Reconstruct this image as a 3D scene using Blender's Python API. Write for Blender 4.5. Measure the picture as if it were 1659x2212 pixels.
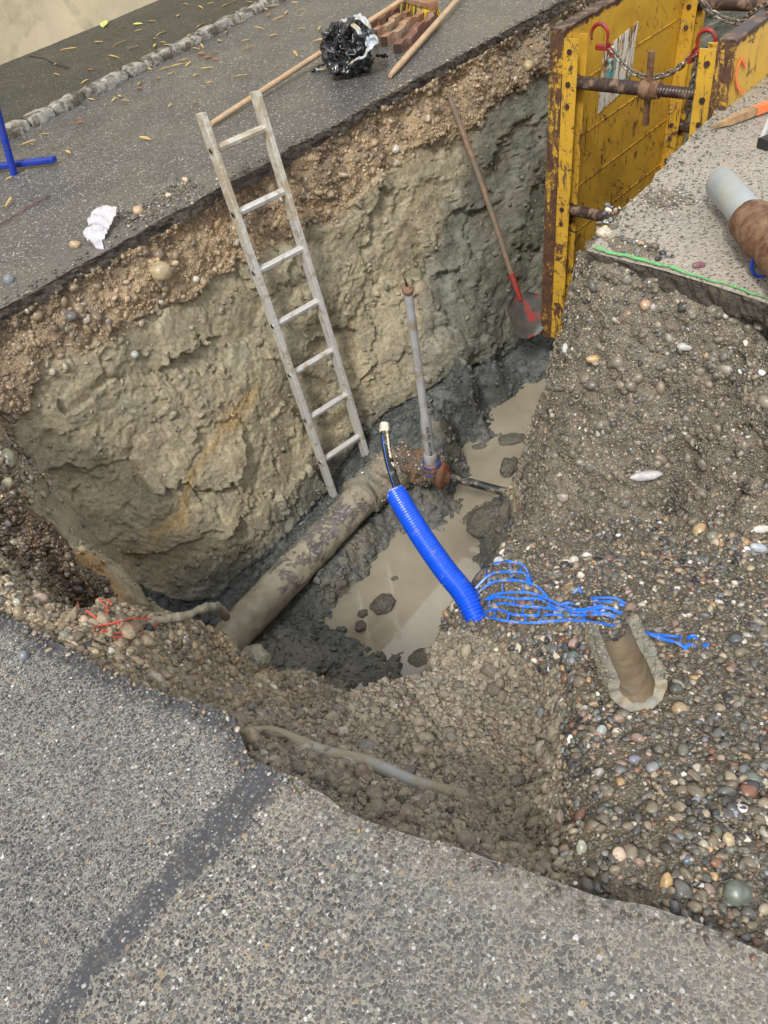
import bpy, math, random
import numpy as np
from mathutils import Vector, Matrix
from mathutils.bvhtree import BVHTree
random.seed(7); RNG = np.random.default_rng(11)
S = bpy.context.scene
for o in list(bpy.data.objects): bpy.data.objects.remove(o)
PI = math.pi

# World frame (metres): x runs along the trench, y across it (away from the viewer), z up, street level z=0.
# ------------------------------------------------------------------ camera
CAM = np.array([-2.30903, -3.13327, 1.32])
RT = np.array([0.66259446, -0.73033555, -0.16606794])
UP = np.array([0.60387354, 0.38976442, 0.69528443])
BK = np.array([0.44306357, 0.56097564, -0.69928607]) * -1
cd = bpy.data.cameras.new('camera'); cam = bpy.data.objects.new('camera', cd); S.collection.objects.link(cam)
cam.matrix_world = Matrix(((RT[0], UP[0], BK[0], CAM[0]), (RT[1], UP[1], BK[1], CAM[1]), (RT[2], UP[2], BK[2], CAM[2]), (0, 0, 0, 1)))
cd.sensor_fit = 'VERTICAL'; cd.sensor_height = 36; cd.lens = 27.02; cd.clip_start = 0.02; cd.clip_end = 500
S.camera = cam
# ------------------------------------------------------------------ light: bright overcast
SUN_EL, SUN_AZ = math.radians(52), math.radians(208)      # azimuth measured from +x, anticlockwise, towards the sun
w = bpy.data.worlds.new("World"); S.world = w; w.use_nodes = True
nt = w.node_tree; bg = nt.nodes['Background']
sky = nt.nodes.new('ShaderNodeTexSky'); sky.sky_type = 'NISHITA'; sky.sun_disc = False
sky.sun_elevation = SUN_EL; sky.sun_rotation = math.radians(90) - SUN_AZ
sky.air_density = 1.0; sky.dust_density = 6.0; sky.ozone_density = 1.0
hs = nt.nodes.new('ShaderNodeHueSaturation'); hs.inputs['Saturation'].default_value = 0.32
nt.links.new(sky.outputs[0], hs.inputs['Color']); 
# thin bright cloud cover over the clear-sky model
tc = nt.nodes.new('ShaderNodeTexCoord'); cn_ = nt.nodes.new('ShaderNodeTexNoise'); cn_.inputs['Scale'].default_value = 2.2; cn_.inputs['Detail'].default_value = 5
nt.links.new(tc.outputs['Generated'], cn_.inputs['Vector'])
cr_ = nt.nodes.new('ShaderNodeValToRGB'); cr_.color_ramp.elements[0].position = .35; cr_.color_ramp.elements[0].color = (5.2, 5.5, 6.0, 1); cr_.color_ramp.elements[1].position = .65; cr_.color_ramp.elements[1].color = (9.0, 9.1, 9.2, 1)
nt.links.new(cn_.outputs['Fac'], cr_.inputs[0]); mxs = nt.nodes.new('ShaderNodeMix'); mxs.data_type = 'RGBA'; mxs.inputs[0].default_value = .72
nt.links.new(hs.outputs[0], mxs.inputs[6]); nt.links.new(cr_.outputs[0], mxs.inputs[7]); nt.links.new(mxs.outputs[2], bg.inputs[0])
bg.inputs[1].default_value = 0.13
sl = bpy.data.lights.new('sun', 'SUN'); sl.energy = 1.9; sl.angle = math.radians(10); sl.color = (1.0, 0.96, 0.91)
so = bpy.data.objects.new('sun', sl); S.collection.objects.link(so)
sd = Vector((math.cos(SUN_EL) * math.cos(SUN_AZ), math.cos(SUN_EL) * math.sin(SUN_AZ), math.sin(SUN_EL)))
so.rotation_euler = (-sd).to_track_quat('-Z', 'Y').to_euler()
S.view_settings.view_transform = 'Standard'; S.view_settings.look = 'None'
S.view_settings.exposure = 0.45; S.view_settings.gamma = 1
try: S.cycles.max_bounces = 6
except Exception: pass

# ------------------------------------------------------------------ noise
def _h(ix, iy, iz, seed):
    n = (ix * 374761393 + iy * 668265263 + iz * 1274126177 + seed * 974711) & 0xffffffff
    n = ((n ^ (n >> 13)) * 1274126177) & 0xffffffff
    n = n ^ (n >> 16)
    return (n & 0xffff).astype(np.float64) / 32767.5 - 1
def vn(p, seed=0):
    p = np.asarray(p, float); i = np.floor(p).astype(np.int64); f = p - i; f = f * f * f * (f * (f * 6 - 15) + 10)
    x, y, z = i[:, 0], i[:, 1], i[:, 2]; fx, fy, fz = f[:, 0], f[:, 1], f[:, 2]
    def L(a, b, t): return a + (b - a) * t
    return L(L(L(_h(x, y, z, seed), _h(x + 1, y, z, seed), fx), L(_h(x, y + 1, z, seed), _h(x + 1, y + 1, z, seed), fx), fy),
             L(L(_h(x, y, z + 1, seed), _h(x + 1, y, z + 1, seed), fx), L(_h(x, y + 1, z + 1, seed), _h(x + 1, y + 1, z + 1, seed), fx), fy), fz)
def fbm(p, s, o=4, seed=0, g=.5):
    r = 0; a = 1; q = np.asarray(p) / s
    for k in range(o): r = r + a * vn(q + k * 17.3, seed + k); q = q * 2.03; a *= g
    return r
def facet(p, s, seed=0, tilt=1.0):
    q = np.asarray(p, float) / s; i = np.floor(q).astype(np.int64); best = np.full(len(q), 9.); out = np.zeros(len(q))
    for dx in (-1, 0, 1):
        for dy in (-1, 0, 1):
            for dz in (-1, 0, 1):
                x, y, z = i[:, 0] + dx, i[:, 1] + dy, i[:, 2] + dz
                ex = q[:, 0] - (x + .5 + .48 * _h(x, y, z, seed)); ey = q[:, 1] - (y + .5 + .48 * _h(x, y, z, seed + 1)); ez = q[:, 2] - (z + .5 + .48 * _h(x, y, z, seed + 2))
                d = ex * ex + ey * ey + ez * ez; m = d < best
                h = tilt * (ex * _h(x, y, z, seed + 3) + ey * _h(x, y, z, seed + 4) + ez * _h(x, y, z, seed + 5)) + .45 * _h(x, y, z, seed + 6)
                best = np.where(m, d, best); out = np.where(m, h, out)
    return out
def sst(a, b, x): t = np.clip((x - a) / (b - a), 0, 1); return t * t * (3 - 2 * t)

# ------------------------------------------------------------------ object helpers
def link(o): S.collection.objects.link(o); return o
def tag(o, label=None, cat=None, group=None, kind=None):
    if label: o['label'] = label
    if cat: o['category'] = cat
    if group: o['group'] = group
    if kind: o['kind'] = kind
    return o
def thing(name, label, cat, loc=(0, 0, 0), group=None):
    o = link(bpy.data.objects.new(name, None)); o.location = loc; o.empty_display_size = .05
    return tag(o, label, cat, group)
def wloc(o):
    l = Vector((0, 0, 0))
    while o is not None: l = l + Vector(o.location); o = o.parent
    return l
def mesh_np(name, V, F, mat, parent=None, origin=None, smooth=True, col=None, extra=None):
    """V (n,3) world coordinates, F (m,k) faces of one size"""
    V = np.asarray(V, np.float32); F = np.asarray(F, np.int32)
    base = wloc(parent) if parent is not None else Vector((0, 0, 0))
    if origin is None: origin = base
    V = V - np.array(origin, np.float32)
    me = bpy.data.meshes.new(name); n, k = F.shape
    me.vertices.add(len(V)); me.vertices.foreach_set('co', V.ravel())
    me.loops.add(n * k); me.loops.foreach_set('vertex_index', F.ravel())
    me.polygons.add(n); me.polygons.foreach_set('loop_start', np.arange(0, n * k, k, dtype=np.int32))
    me.update(calc_edges=True)
    me.polygons.foreach_set('use_smooth', np.full(n, smooth, bool))
    if col is not None:
        a = me.color_attributes.new('Col', 'FLOAT_COLOR', 'POINT')
        c = np.ones((len(V), 4), np.float32); c[:, :3] = col; a.data.foreach_set('color', c.ravel())
    for kk, vv in (extra or {}).items():
        a = me.attributes.new(kk, 'FLOAT', 'POINT'); a.data.foreach_set('value', np.asarray(vv, np.float32))
    me.materials.append(mat)
    o = link(bpy.data.objects.new(name, me)); o.parent = parent
    o.location = Vector(origin) - base
    return o
class MB:
    def __init__(s): s.v = []; s.f = []
    def add(s, V, Fs):
        n = len(s.v); s.v += [tuple(map(float, q)) for q in V]; s.f += [tuple(i + n for i in f) for f in Fs]; return s
    def box(s, c, ax, size, bev=0.0):
        """oriented box: centre, three axis vectors, full sizes; bev chamfers the four long edges (along axis 0)"""
        c = np.array(c, float); a, b, d = [np.array(q, float) / np.linalg.norm(q) for q in ax]; X, Y, Z = [q / 2 for q in size]
        if bev <= 0: pr = [(-Y, -Z), (Y, -Z), (Y, Z), (-Y, Z)]
        else: pr = [(-Y + bev, -Z), (Y - bev, -Z), (Y, -Z + bev), (Y, Z - bev), (Y - bev, Z), (-Y + bev, Z), (-Y, Z - bev), (-Y, -Z + bev)]
        m = len(pr); V = [c + sg * a * X + b * y + d * z for sg in (-1, 1) for y, z in pr]
        Fs = [tuple(range(m))[::-1], tuple(range(m, 2 * m))] + [(i, (i + 1) % m, m + (i + 1) % m, m + i) for i in range(m)]
        return s.add(V, Fs)
    def tube(s, pts, rad, n=12, cap=True, sq=1.0, nrm=None):
        P = [np.array(p, float) for p in pts]; m = len(P)
        R_ = rad if hasattr(rad, '__len__') else [rad] * m
        up = np.array(nrm if nrm is not None else (0.13, 0.21, 0.97)); V = []
        T0 = None
        for i in range(m):
            t = P[min(i + 1, m - 1)] - P[max(i - 1, 0)]
            if np.linalg.norm(t) < 1e-9: t = T0
            t = t / np.linalg.norm(t); T0 = t
            if abs(t @ up) > .985: up = np.array((1., 0.1, 0))
            a = np.cross(t, up); a /= np.linalg.norm(a); b = np.cross(a, t)
            up = b
            for k in range(n):
                an = 2 * PI * k / n; V.append(P[i] + R_[i] * (a * math.cos(an) + b * math.sin(an) * sq))
        Fs = [(i * n + k, i * n + (k + 1) % n, (i + 1) * n + (k + 1) % n, (i + 1) * n + k) for i in range(m - 1) for k in range(n)]
        if cap: Fs += [tuple(range(n))[::-1], tuple(range((m - 1) * n, m * n))]
        return s.add(V, Fs)
    def strip(s, pts, wd, th, nrm=(0, 0, 1)):
        """flat ribbon with thickness"""
        P = [np.array(p, float) for p in pts]; m = len(P); V = []
        for i in range(m):
            t = P[min(i + 1, m - 1)] - P[max(i - 1, 0)]; t /= np.linalg.norm(t) + 1e-9
            a = np.cross(t, nrm); a /= np.linalg.norm(a) + 1e-9; b = np.cross(a, t)
            w_ = wd[i] if hasattr(wd, '__len__') else wd
            for sa, sb in ((-1, -1), (1, -1), (1, 1), (-1, 1)): V.append(P[i] + a * sa * w_ / 2 + b * sb * th / 2)
        Fs = [(i * 4 + k, i * 4 + (k + 1) % 4, i * 4 + 4 + (k + 1) % 4, i * 4 + 4 + k) for i in range(m - 1) for k in range(4)]
        Fs += [(3, 2, 1, 0), tuple(range(4 * m - 4, 4 * m))]
        return s.add(V, Fs)
    def build(s, name, mat, parent=None, smooth=None, origin=None, label=None):
        base = wloc(parent) if parent is not None else Vector((0, 0, 0))
        if origin is None:
            if parent is None:
                a = np.array(s.v); origin = Vector((a[:, 0].mean(), a[:, 1].mean(), a[:, 2].min()))
            else: origin = base
        og = np.array(origin); me = bpy.data.meshes.new(name)
        me.from_pydata([tuple(np.array(q) - og) for q in s.v], [], s.f); me.update()
        me.materials.append(mat); o = link(bpy.data.objects.new(name, me)); o.parent = parent; o.location = Vector(origin) - base
        if smooth:
            me.polygons.foreach_set('use_smooth', np.ones(len(me.polygons), bool))
            if smooth != 'all':
                try: me.set_sharp_from_angle(angle=math.radians(40))
                except Exception: pass
        if label: o['label'] = label
        return o
def spl(pts, n=8):
    """Catmull-Rom resample"""
    P = np.array(pts, float); P = np.vstack([2 * P[0] - P[1], P, 2 * P[-1] - P[-2]]); out = []
    for i in range(1, len(P) - 2):
        for k in range(n):
            t = k / n; a, b, c, d = P[i - 1], P[i], P[i + 1], P[i + 2]
            out.append(.5 * ((2 * b) + (c - a) * t + (2 * a - 5 * b + 4 * c - d) * t * t + (3 * b - a - 3 * c + d) * t ** 3))
    out.append(P[-2]); return np.array(out)

# points measured on the street plane or a stated height (sight lines from the camera, in a 1659x2212 survey grid)
def ray(px, py): return RT * ((px - 829.5) / 1660) - UP * ((py - 1106) / 1660) - BK
def W(px, py, z=0.0): r = ray(px, py); return CAM + r * ((z - CAM[2]) / r[2])
def WD(px, py, d): return CAM + ray(px, py) * d

# ------------------------------------------------------------------ materials
def mat(name):
    m = bpy.data.materials.new(name); m.use_nodes = True; return m, m.node_tree, m.node_tree.nodes['Principled BSDF']
class N:
    def __init__(s, nt): s.nt = nt
    def n(s, t, **k):
        x = s.nt.nodes.new('ShaderNode' + t)
        for a, b in k.items(): setattr(x, a, b)
        return x
    def l(s, a, b): s.nt.links.new(a, b)
    def noise(s, sc, det=4, rough=.55, co=None, dist=0):
        x = s.n('TexNoise'); x.inputs['Scale'].default_value = sc; x.inputs['Detail'].default_value = det; x.inputs['Roughness'].default_value = rough
        x.inputs['Distortion'].default_value = dist
        if co is not None: s.l(co, x.inputs['Vector'])
        return x.outputs['Fac']
    def vor(s, sc, feat='F1', co=None, rnd=1.0):
        x = s.n('TexVoronoi', feature=feat); x.inputs['Scale'].default_value = sc; x.inputs['Randomness'].default_value = rnd
        if co is not None: s.l(co, x.inputs['Vector'])
        return x
    def ramp(s, fac, stops, interp='LINEAR'):
        x = s.n('ValToRGB'); cr = x.color_ramp; cr.interpolation = interp
        while len(cr.elements) < len(stops): cr.elements.new(.5)
        for e, (p, c) in zip(cr.elements, stops): e.position = p; e.color = (*c, 1) if len(c) == 3 else c
        s.l(fac, x.inputs[0]); return x.outputs[0]
    def g(s, v): return (v, v, v)
    def mix(s, fac, a, b, bt='MIX'):
        x = s.n('Mix', data_type='RGBA', blend_type=bt)
        for i, q in ((0, fac), (6, a), (7, b)):
            if hasattr(q, 'is_linked') or hasattr(q, 'node'): s.l(q, x.inputs[i])
            elif i == 0: x.inputs[0].default_value = q
            else: x.inputs[i].default_value = (*q, 1)
        return x.outputs[2]
    def math(s, op, a, b=None, c=None, clamp=False):
        x = s.n('Math', operation=op); x.use_clamp = clamp
        for i, q in enumerate((a, b, c)):
            if q is None: continue
            if hasattr(q, 'node'): s.l(q, x.inputs[i])
            else: x.inputs[i].default_value = q
        return x.outputs[0]
    def attr(s, name, out='Color'): x = s.n('Attribute'); x.attribute_name = name; return x.outputs[out]
    def bump(s, h, strength, dist, prev=None):
        x = s.n('Bump'); x.inputs['Strength'].default_value = strength; x.inputs['Distance'].default_value = dist
        s.l(h, x.inputs['Height'])
        if prev is not None: s.l(prev, x.inputs['Normal'])
        return x.outputs[0]
    def obj(s): return s.n('TexCoord').outputs['Object']
    def pos(s): return s.n('NewGeometry').outputs['Position']

PEB = [((.022, .024, .028), 15), ((.05, .053, .058), 16), ((.10, .105, .11), 14), ((.085, .09, .075), 9), ((.13, .105, .075), 13), ((.21, .17, .12), 10),
       ((.34, .28, .20), 8), ((.40, .25, .12), 4), ((.55, .50, .42), 5), ((.62, .60, .57), 3), ((.16, .075, .05), 4), ((.30, .20, .17), 3), ((.12, .15, .13), 4), ((.17, .19, .22), 5)]
def stops_from(pal):
    t = sum(w_ for c, w_ in pal); a = 0; out = []
    for c, w_ in pal: out.append((a / t, c)); a += w_
    return out

def m_ground():
    m, nt, b = mat('earth'); k = N(nt); p = k.pos()
    base = k.attr('Col'); gm = k.attr('gm', 'Fac'); wet = k.attr('wet', 'Fac')
    n1 = k.noise(9, 5, .6, p); n2 = k.noise(60, 5, .65, p); n3 = k.noise(260, 3, .6, p)
    c = k.mix(.55, base, k.ramp(n1, [(.3, (.62, .60, .58)), (.7, (1.35, 1.33, 1.28))]), 'MULTIPLY')
    c = k.mix(.7, c, k.ramp(n2, [(.3, (.55, .54, .52)), (.7, (1.4, 1.38, 1.35))]), 'MULTIPLY')
    c = k.mix(.5, c, k.ramp(k.noise(22, 6, .7, p, .6), [(.34, (.62, .64, .62)), (.5, (1, 1, 1)), (.66, (1.22, 1.17, 1.05))]), 'MULTIPLY')
    # fine grit in the gravel zones
    v = k.vor(150, 'F1', p); v2 = k.vor(330, 'F1', p)
    vc = k.n('SeparateColor'); k.l(v.outputs['Color'], vc.inputs[0]); vc2 = k.n('SeparateColor'); k.l(v2.outputs['Color'], vc2.inputs[0])
    pal = k.ramp(vc.outputs[0], stops_from(PEB), 'CONSTANT')
    pal = k.mix(.45, pal, c)
    edge = k.ramp(v.outputs['Distance'], [(.32, (1, 1, 1)), (.55, (0, 0, 0))])
    sel = k.math('GREATER_THAN', vc.outputs[1], .45)
    f = k.math('MULTIPLY', k.math('MULTIPLY', edge, gm), sel)
    c2 = k.mix(f, c, pal)
    pal2 = k.mix(.35, k.ramp(vc2.outputs[0], stops_from(PEB), 'CONSTANT'), c)
    f2 = k.math('MULTIPLY', k.math('MULTIPLY', gm, k.math('GREATER_THAN', vc2.outputs[1], .6)), k.ramp(v2.outputs['Distance'], [(.35, (1, 1, 1)), (.6, (0, 0, 0))]))
    c2 = k.mix(f2, c2, pal2)
    k.l(c2, b.inputs['Base Color'])
    r = k.math('MULTIPLY_ADD', wet, -.38, .78); r = k.math('ADD', r, k.math('MULTIPLY_ADD', n2, .3, -.15)); k.l(r, b.inputs['Roughness'])
    b.inputs['Specular IOR Level'].default_value = .45
    hg = k.math('MULTIPLY', k.math('SUBTRACT', .6, v.outputs['Distance']), k.math('MULTIPLY', gm, 1.0))
    nb = k.bump(hg, .8, .006); nb = k.bump(n2, .65, .009, nb); nb = k.bump(n3, .55, .0028, nb)
    k.l(nb, b.inputs['Normal']); return m

def m_asphalt(name, sc, pal, matrix, mat_amt, dirt, dirt_amt, rough, mask=True, tar=(.048, .050, .058), sc2=None, big=.0, contrast=1.0):
    m, nt, b = mat(name); k = N(nt); p = k.pos()
    d = k.n('VectorMath', operation='SCALE'); nn = k.n('TexNoise'); nn.inputs['Scale'].default_value = sc * .9; k.l(p, nn.inputs['Vector'])
    k.l(nn.outputs['Color'], d.inputs[0]); d.inputs['Scale'].default_value = .5 / sc
    ad = k.n('VectorMath', operation='ADD'); k.l(p, ad.inputs[0]); k.l(d.outputs[0], ad.inputs[1]); q = ad.outputs[0]
    v = k.vor(sc, 'F1', q); e = k.vor(sc, 'DISTANCE_TO_EDGE', q)
    v2 = k.vor(sc2 or sc * 2.1, 'F1', q); e2 = k.vor(sc2 or sc * 2.1, 'DISTANCE_TO_EDGE', q)
    s1 = k.n('SeparateColor'); k.l(v.outputs['Color'], s1.inputs[0]); s2 = k.n('SeparateColor'); k.l(v2.outputs['Color'], s2.inputs[0])
    c1 = k.ramp(s1.outputs[0], stops_from(pal), 'CONSTANT'); c2 = k.ramp(s2.outputs[0], stops_from(pal), 'CONSTANT')
    big_n = k.noise(1.7, 5, .6, p); mid = k.noise(14, 4, .6, p); fine = k.noise(420, 3, .6, p)
    matrixc = k.mix(k.ramp(big_n, [(.38, (0, 0, 0)), (.62, (1, 1, 1))]), matrix, dirt)
    thr = k.math('ADD', mat_amt, k.math('MULTIPLY', k.math('SUBTRACT', mid, .5), .25))
    isstone = k.math('GREATER_THAN', s1.outputs[1], thr)
    rad = k.math('MULTIPLY_ADD', s1.outputs[2], .30, .40); st = k.math('MULTIPLY', isstone, k.math('MULTIPLY', k.math('SUBTRACT', rad, v.outputs['Distance']), 12., clamp=True)); st = k.math('MULTIPLY', st, k.math('MULTIPLY', e.outputs['Distance'], 16., clamp=True))
    is2 = k.math('MULTIPLY', k.math('GREATER_THAN', s2.outputs[1], k.math('ADD', thr, .08)), k.math('MULTIPLY', k.math('SUBTRACT', .60, v2.outputs['Distance']), 7., clamp=True))
    matrixc = k.mix(.8, matrixc, k.ramp(fine, [(.3, k.g(.55)), (.7, k.g(1.3))]), 'MULTIPLY')
    c1 = k.mix(.6, c1, k.ramp(k.noise(300, 3, .7, p), [(.3, k.g(.6)), (.7, k.g(1.4))]), 'MULTIPLY')
    c = k.mix(is2, matrixc, c2); c = k.mix(st, c, c1)
    c = k.mix(.5, c, k.ramp(k.noise(2.6, 4, .6, p), [(.35, (.78, .79, .82)), (.65, (1.2, 1.18, 1.12))]), 'MULTIPLY')
    # thin film of dried mud
    film = k.math('MULTIPLY', k.ramp(k.noise(3.1, 6, .65, p), [(.42, (0, 0, 0)), (.68, (1, 1, 1))]), dirt_amt)
    film = k.math('ADD', film, k.math('MULTIPLY', k.attr('mud', 'Fac'), .75), clamp=True)
    c = k.mix(film, c, dirt)
    t = k.attr('tar', 'Fac'); tm = k.ramp(k.math('ADD', t, k.math('MULTIPLY', k.math('SUBTRACT', k.noise(26, 7, .78, p), .5), 1.7)), [(.48, (0, 0, 0)), (.66, (1, 1, 1))])
    spk = k.mix(k.math('MULTIPLY', k.math('GREATER_THAN', s2.outputs[2], .975), is2), tar, (.35, .35, .34))
    tk = k.math('MULTIPLY', tm, k.math('SUBTRACT', .95, k.math('MULTIPLY', st, k.math('MULTIPLY', k.math('GREATER_THAN', s1.outputs[0], .35), .75)))); c = k.mix(tk, c, spk)
    k.l(c, b.inputs['Base Color'])
    rr = k.math('ADD', rough, k.math('MULTIPLY', k.math('SUBTRACT', k.noise(2.3, 4, .6, p), .5), .45)); rr = k.math('SUBTRACT', rr, k.math('MULTIPLY', k.attr('wet', 'Fac'), .3)); rr = k.math('MAXIMUM', rr, .12)
    k.l(rr, b.inputs['Roughness'])
    h = k.math('MULTIPLY', st, k.math('MULTIPLY_ADD', s1.outputs[2], .6, .6)); h = k.math('ADD', h, k.math('MULTIPLY', is2, .4)); h = k.math('MULTIPLY', h, k.math('SUBTRACT', 1.0, k.math('MULTIPLY', tm, .7)))
    nb = k.bump(h, .55, .28 / sc); nb = k.bump(fine, .5, .002, nb); k.l(nb, b.inputs['Normal'])
    return m

def m_simple(name, col, rough=.6, metal=0, var=.25, sc=30, dirt=None, dirt_amt=.4, dsc=8, bump=.3, bd=.002, streak=None, attr=False, spec=.5, stretch=None, coat=0):
    m, nt, b = mat(name); k = N(nt); p = k.obj()
    if stretch:
        mp = k.n('Mapping'); mp.inputs['Scale'].default_value = stretch; k.l(p, mp.inputs['Vector']); p = mp.outputs[0]
    base = k.attr('Col') if attr else None
    n1 = k.noise(sc, 5, .6, p); lo, hi = 1 - var, 1 + var
    c = k.mix(1.0, base if attr else col, k.ramp(n1, [(.3, k.g(lo)), (.7, k.g(hi))]), 'MULTIPLY')
    if dirt:
        f = k.ramp(k.noise(dsc, 7, .68, p, .3), [(.56 - dirt_amt * .3, (0, 0, 0)), (.64 - dirt_amt * .2, (1, 1, 1))]); c = k.mix(f, c, dirt)
    k.l(c, b.inputs['Base Color']); b.inputs['Metallic'].default_value = metal
    if dirt:
        k.l(k.math('MULTIPLY_ADD', f, .75 - rough, rough), b.inputs['Roughness'])
        if metal: k.l(k.math('MULTIPLY', k.math('SUBTRACT', 1.0, f), metal), b.inputs['Metallic'])
    else: k.l(k.math('MULTIPLY_ADD', n1, .2, rough - .1), b.inputs['Roughness'])
    b.inputs['Specular IOR Level'].default_value = spec
    if coat: b.inputs['Coat Weight'].default_value = coat
    if bump:
        nb = k.bump(n1, bump, bd); nb = k.bump(k.noise(sc * 6, 3, .6, p), bump * .7, bd * .4, nb); k.l(nb, b.inputs['Normal'])
    return m

MUD = (.20, .165, .115); CLAYG = (.17, .165, .125)
M = {}
M['earth'] = m_ground()
PA = [((.028, .03, .036), 24), ((.06, .063, .07), 24), ((.10, .102, .105), 18), ((.16, .158, .15), 14), ((.10, .095, .08), 8), ((.27, .255, .22), 8), ((.13, .075, .055), 2), ((.33, .22, .12), 1.2), ((.44, .43, .41), 2.2), ((.58, .58, .56), .8)]
M['asphalt_near'] = m_asphalt('worn_asphalt', 175, PA, (.25, .242, .22), .03, (.27, .255, .22), .15, .55)
M['asphalt_patch'] = m_asphalt('washed_asphalt', 135, [(c, w_ * (1.6 if sum(c) > .5 else 1)) for c, w_ in PA], (.23, .217, .185), -.02, (.25, .228, .185), .26, .5)
PF = [((.04, .04, .042), 22), ((.075, .075, .077), 26), ((.12, .12, .12), 22), ((.19, .19, .185), 14), ((.50, .50, .48), 9)]
M['asphalt_far'] = m_asphalt('wet_asphalt', 105, PF, (.085, .086, .088), .3, (.15, .14, .12), .12, .33)
M['asphalt_walk'] = m_asphalt('mossy_asphalt', 100, [(tuple(v * .55 for v in c), w_) for c, w_ in PF], (.034, .033, .030), .3, (.042, .046, .026), .5, .5)
PR = [((.05, .05, .052), 22), ((.10, .10, .10), 14), ((.30, .26, .21), 30), ((.36, .32, .27), 30), ((.45, .43, .40), 4)]
M['asphalt_right'] = m_asphalt('dusty_asphalt', 100, PR, (.36, .325, .27), .30, (.40, .355, .29), .35, .6)
M['edge'] = m_simple('broken_asphalt_edge', (.07, .06, .05), .6, sc=120, var=.6, dirt=(.12, .095, .065), dsc=60, dirt_amt=.25, bump=1.0, bd=.008)
M['pebble'] = m_simple('pebble', None, .34, sc=90, var=.18, attr=True, bump=.25, bd=.001, dirt=None)
M['clod'] = m_simple('clod', None, .7, sc=160, var=.35, attr=True, bump=.9, bd=.004)
M['alu'] = m_simple('weathered_aluminium', (.60, .59, .56), .42, metal=.3, sc=60, var=.12, dirt=(.33, .28, .21), dirt_amt=.10, dsc=14, bump=.15, bd=.001)
M['alu_mud'] = m_simple('muddy_aluminium', (.56, .54, .47), .5, metal=.2, sc=60, var=.15, dirt=(.36, .30, .21), dirt_amt=.42, dsc=16, bump=.3, bd=.001)
M['hole'] = m_simple('dark_socket', (.02, .02, .02), .5)
M['steel'] = m_simple('bare_steel', (.5, .5, .5), .3, metal=1, sc=80)
M['wood'] = m_simple('handle_wood', (.50, .33, .19), .5, sc=26, var=.22, stretch=(1, 1, 1), dirt=(.42, .31, .2), dirt_amt=.2, dsc=10, bump=.2)
M['wood_old'] = m_simple('muddy_handle_wood', (.19, .12, .075), .6, sc=30, var=.3, dirt=(.15, .12, .085), dirt_amt=.4, dsc=9)
M['hardwood'] = m_simple('hardwood', (.27, .135, .075), .55, sc=40, var=.35, dirt=(.36, .25, .16), dirt_amt=.3, dsc=12)
M['hardwood_dark'] = m_simple('dark_hardwood', (.16, .07, .045), .55, sc=40, var=.35, dirt=(.25, .15, .1), dirt_amt=.2, dsc=12)
M['endgrain'] = m_simple('dark_end_grain', (.055, .03, .022), .7, sc=60, var=.4)
M['bristle'] = m_simple('yellow_bristles', (.75, .52, .02), .5, sc=200, var=.3)
M['bristle_d'] = m_simple('soiled_bristles', (.10, .08, .03), .7, sc=200, var=.5)
M['bag'] = m_simple('black_plastic_film', (.012, .013, .015), .24, sc=30, var=.5, bump=.5, bd=.004, coat=.4, dirt=(.10, .10, .10), dirt_amt=.08, dsc=20)
M['bag_s'] = m_simple('silver_plastic_film', (.42, .46, .50), .25, sc=30, var=.35, bump=.4, bd=.003, dirt=(.45, .36, .22), dirt_amt=.25, dsc=14)
M['blue'] = m_simple('blue_plastic', (.004, .085, .70), .3, sc=30, var=.12, dirt=(.16, .17, .20), dirt_amt=-.16, dsc=34, bump=.1)
M['blue_steel'] = m_simple('blue_painted_steel', (.008, .035, .34), .4, sc=30, var=.25, dirt=(.04, .03, .03), dirt_amt=.12, dsc=30)
M['net'] = m_simple('blue_net_plastic', (.01, .16, .80), .35, sc=60, var=.2, dirt=(.22, .27, .36), dirt_amt=.14, dsc=35, bump=.1)
M['black'] = m_simple('black_pipe', (.012, .013, .015), .3, sc=30, var=.3, dirt=(.22, .18, .12), dirt_amt=.1, dsc=12, bump=.1)
M['black_mud'] = m_simple('muddy_black_pipe', (.02, .021, .023), .35, sc=30, var=.3, dirt=(.22, .19, .13), dirt_amt=.12, dsc=16, bump=.3)
M['stripe'] = m_simple('blue_stripe', (.05, .18, .6), .4)
M['gpvc'] = m_simple('grey_plastic_pipe', (.34, .34, .34), .38, sc=20, var=.08, dirt=(.24, .20, .14), dirt_amt=.12, dsc=8, bump=.05)
M['gpvc2'] = m_simple('pale_grey_pipe', (.37, .43, .46), .35, sc=14, var=.1, dirt=(.40, .39, .34), dirt_amt=.35, dsc=12, bump=.05)
M['conduit'] = m_simple('muddy_grey_conduit', (.30, .31, .30), .35, sc=20, var=.12, dirt=(.30, .25, .17), dirt_amt=.6, dsc=9, bump=.2)
M['blue_collar'] = m_simple('blue_coated_iron', (.03, .07, .26), .4, sc=50, var=.3, dirt=(.22, .10, .04), dirt_amt=.3, dsc=30, bump=.5)
M['rust'] = m_simple('rusty_iron', (.13, .06, .032), .7, sc=60, var=.5, dirt=(.21, .125, .07), dirt_amt=.4, dsc=20, bump=.8, bd=.004)
M['rust_d'] = m_simple('brown_steel', (.055, .035, .03), .42, metal=.3, sc=40, var=.35, dirt=(.20, .13, .08), dirt_amt=.22, dsc=16, bump=.4)
M['rust_r'] = m_simple('red_rusty_flange', (.19, .06, .035), .6, sc=60, var=.5, dirt=(.12, .06, .03), dirt_amt=.5, dsc=24, bump=.8, bd=.004)
M['red'] = m_simple('red_paint', (.30, .022, .018), .4, sc=40, var=.25, dirt=(.16, .05, .035), dirt_amt=.2, dsc=30, bump=.2)
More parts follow.
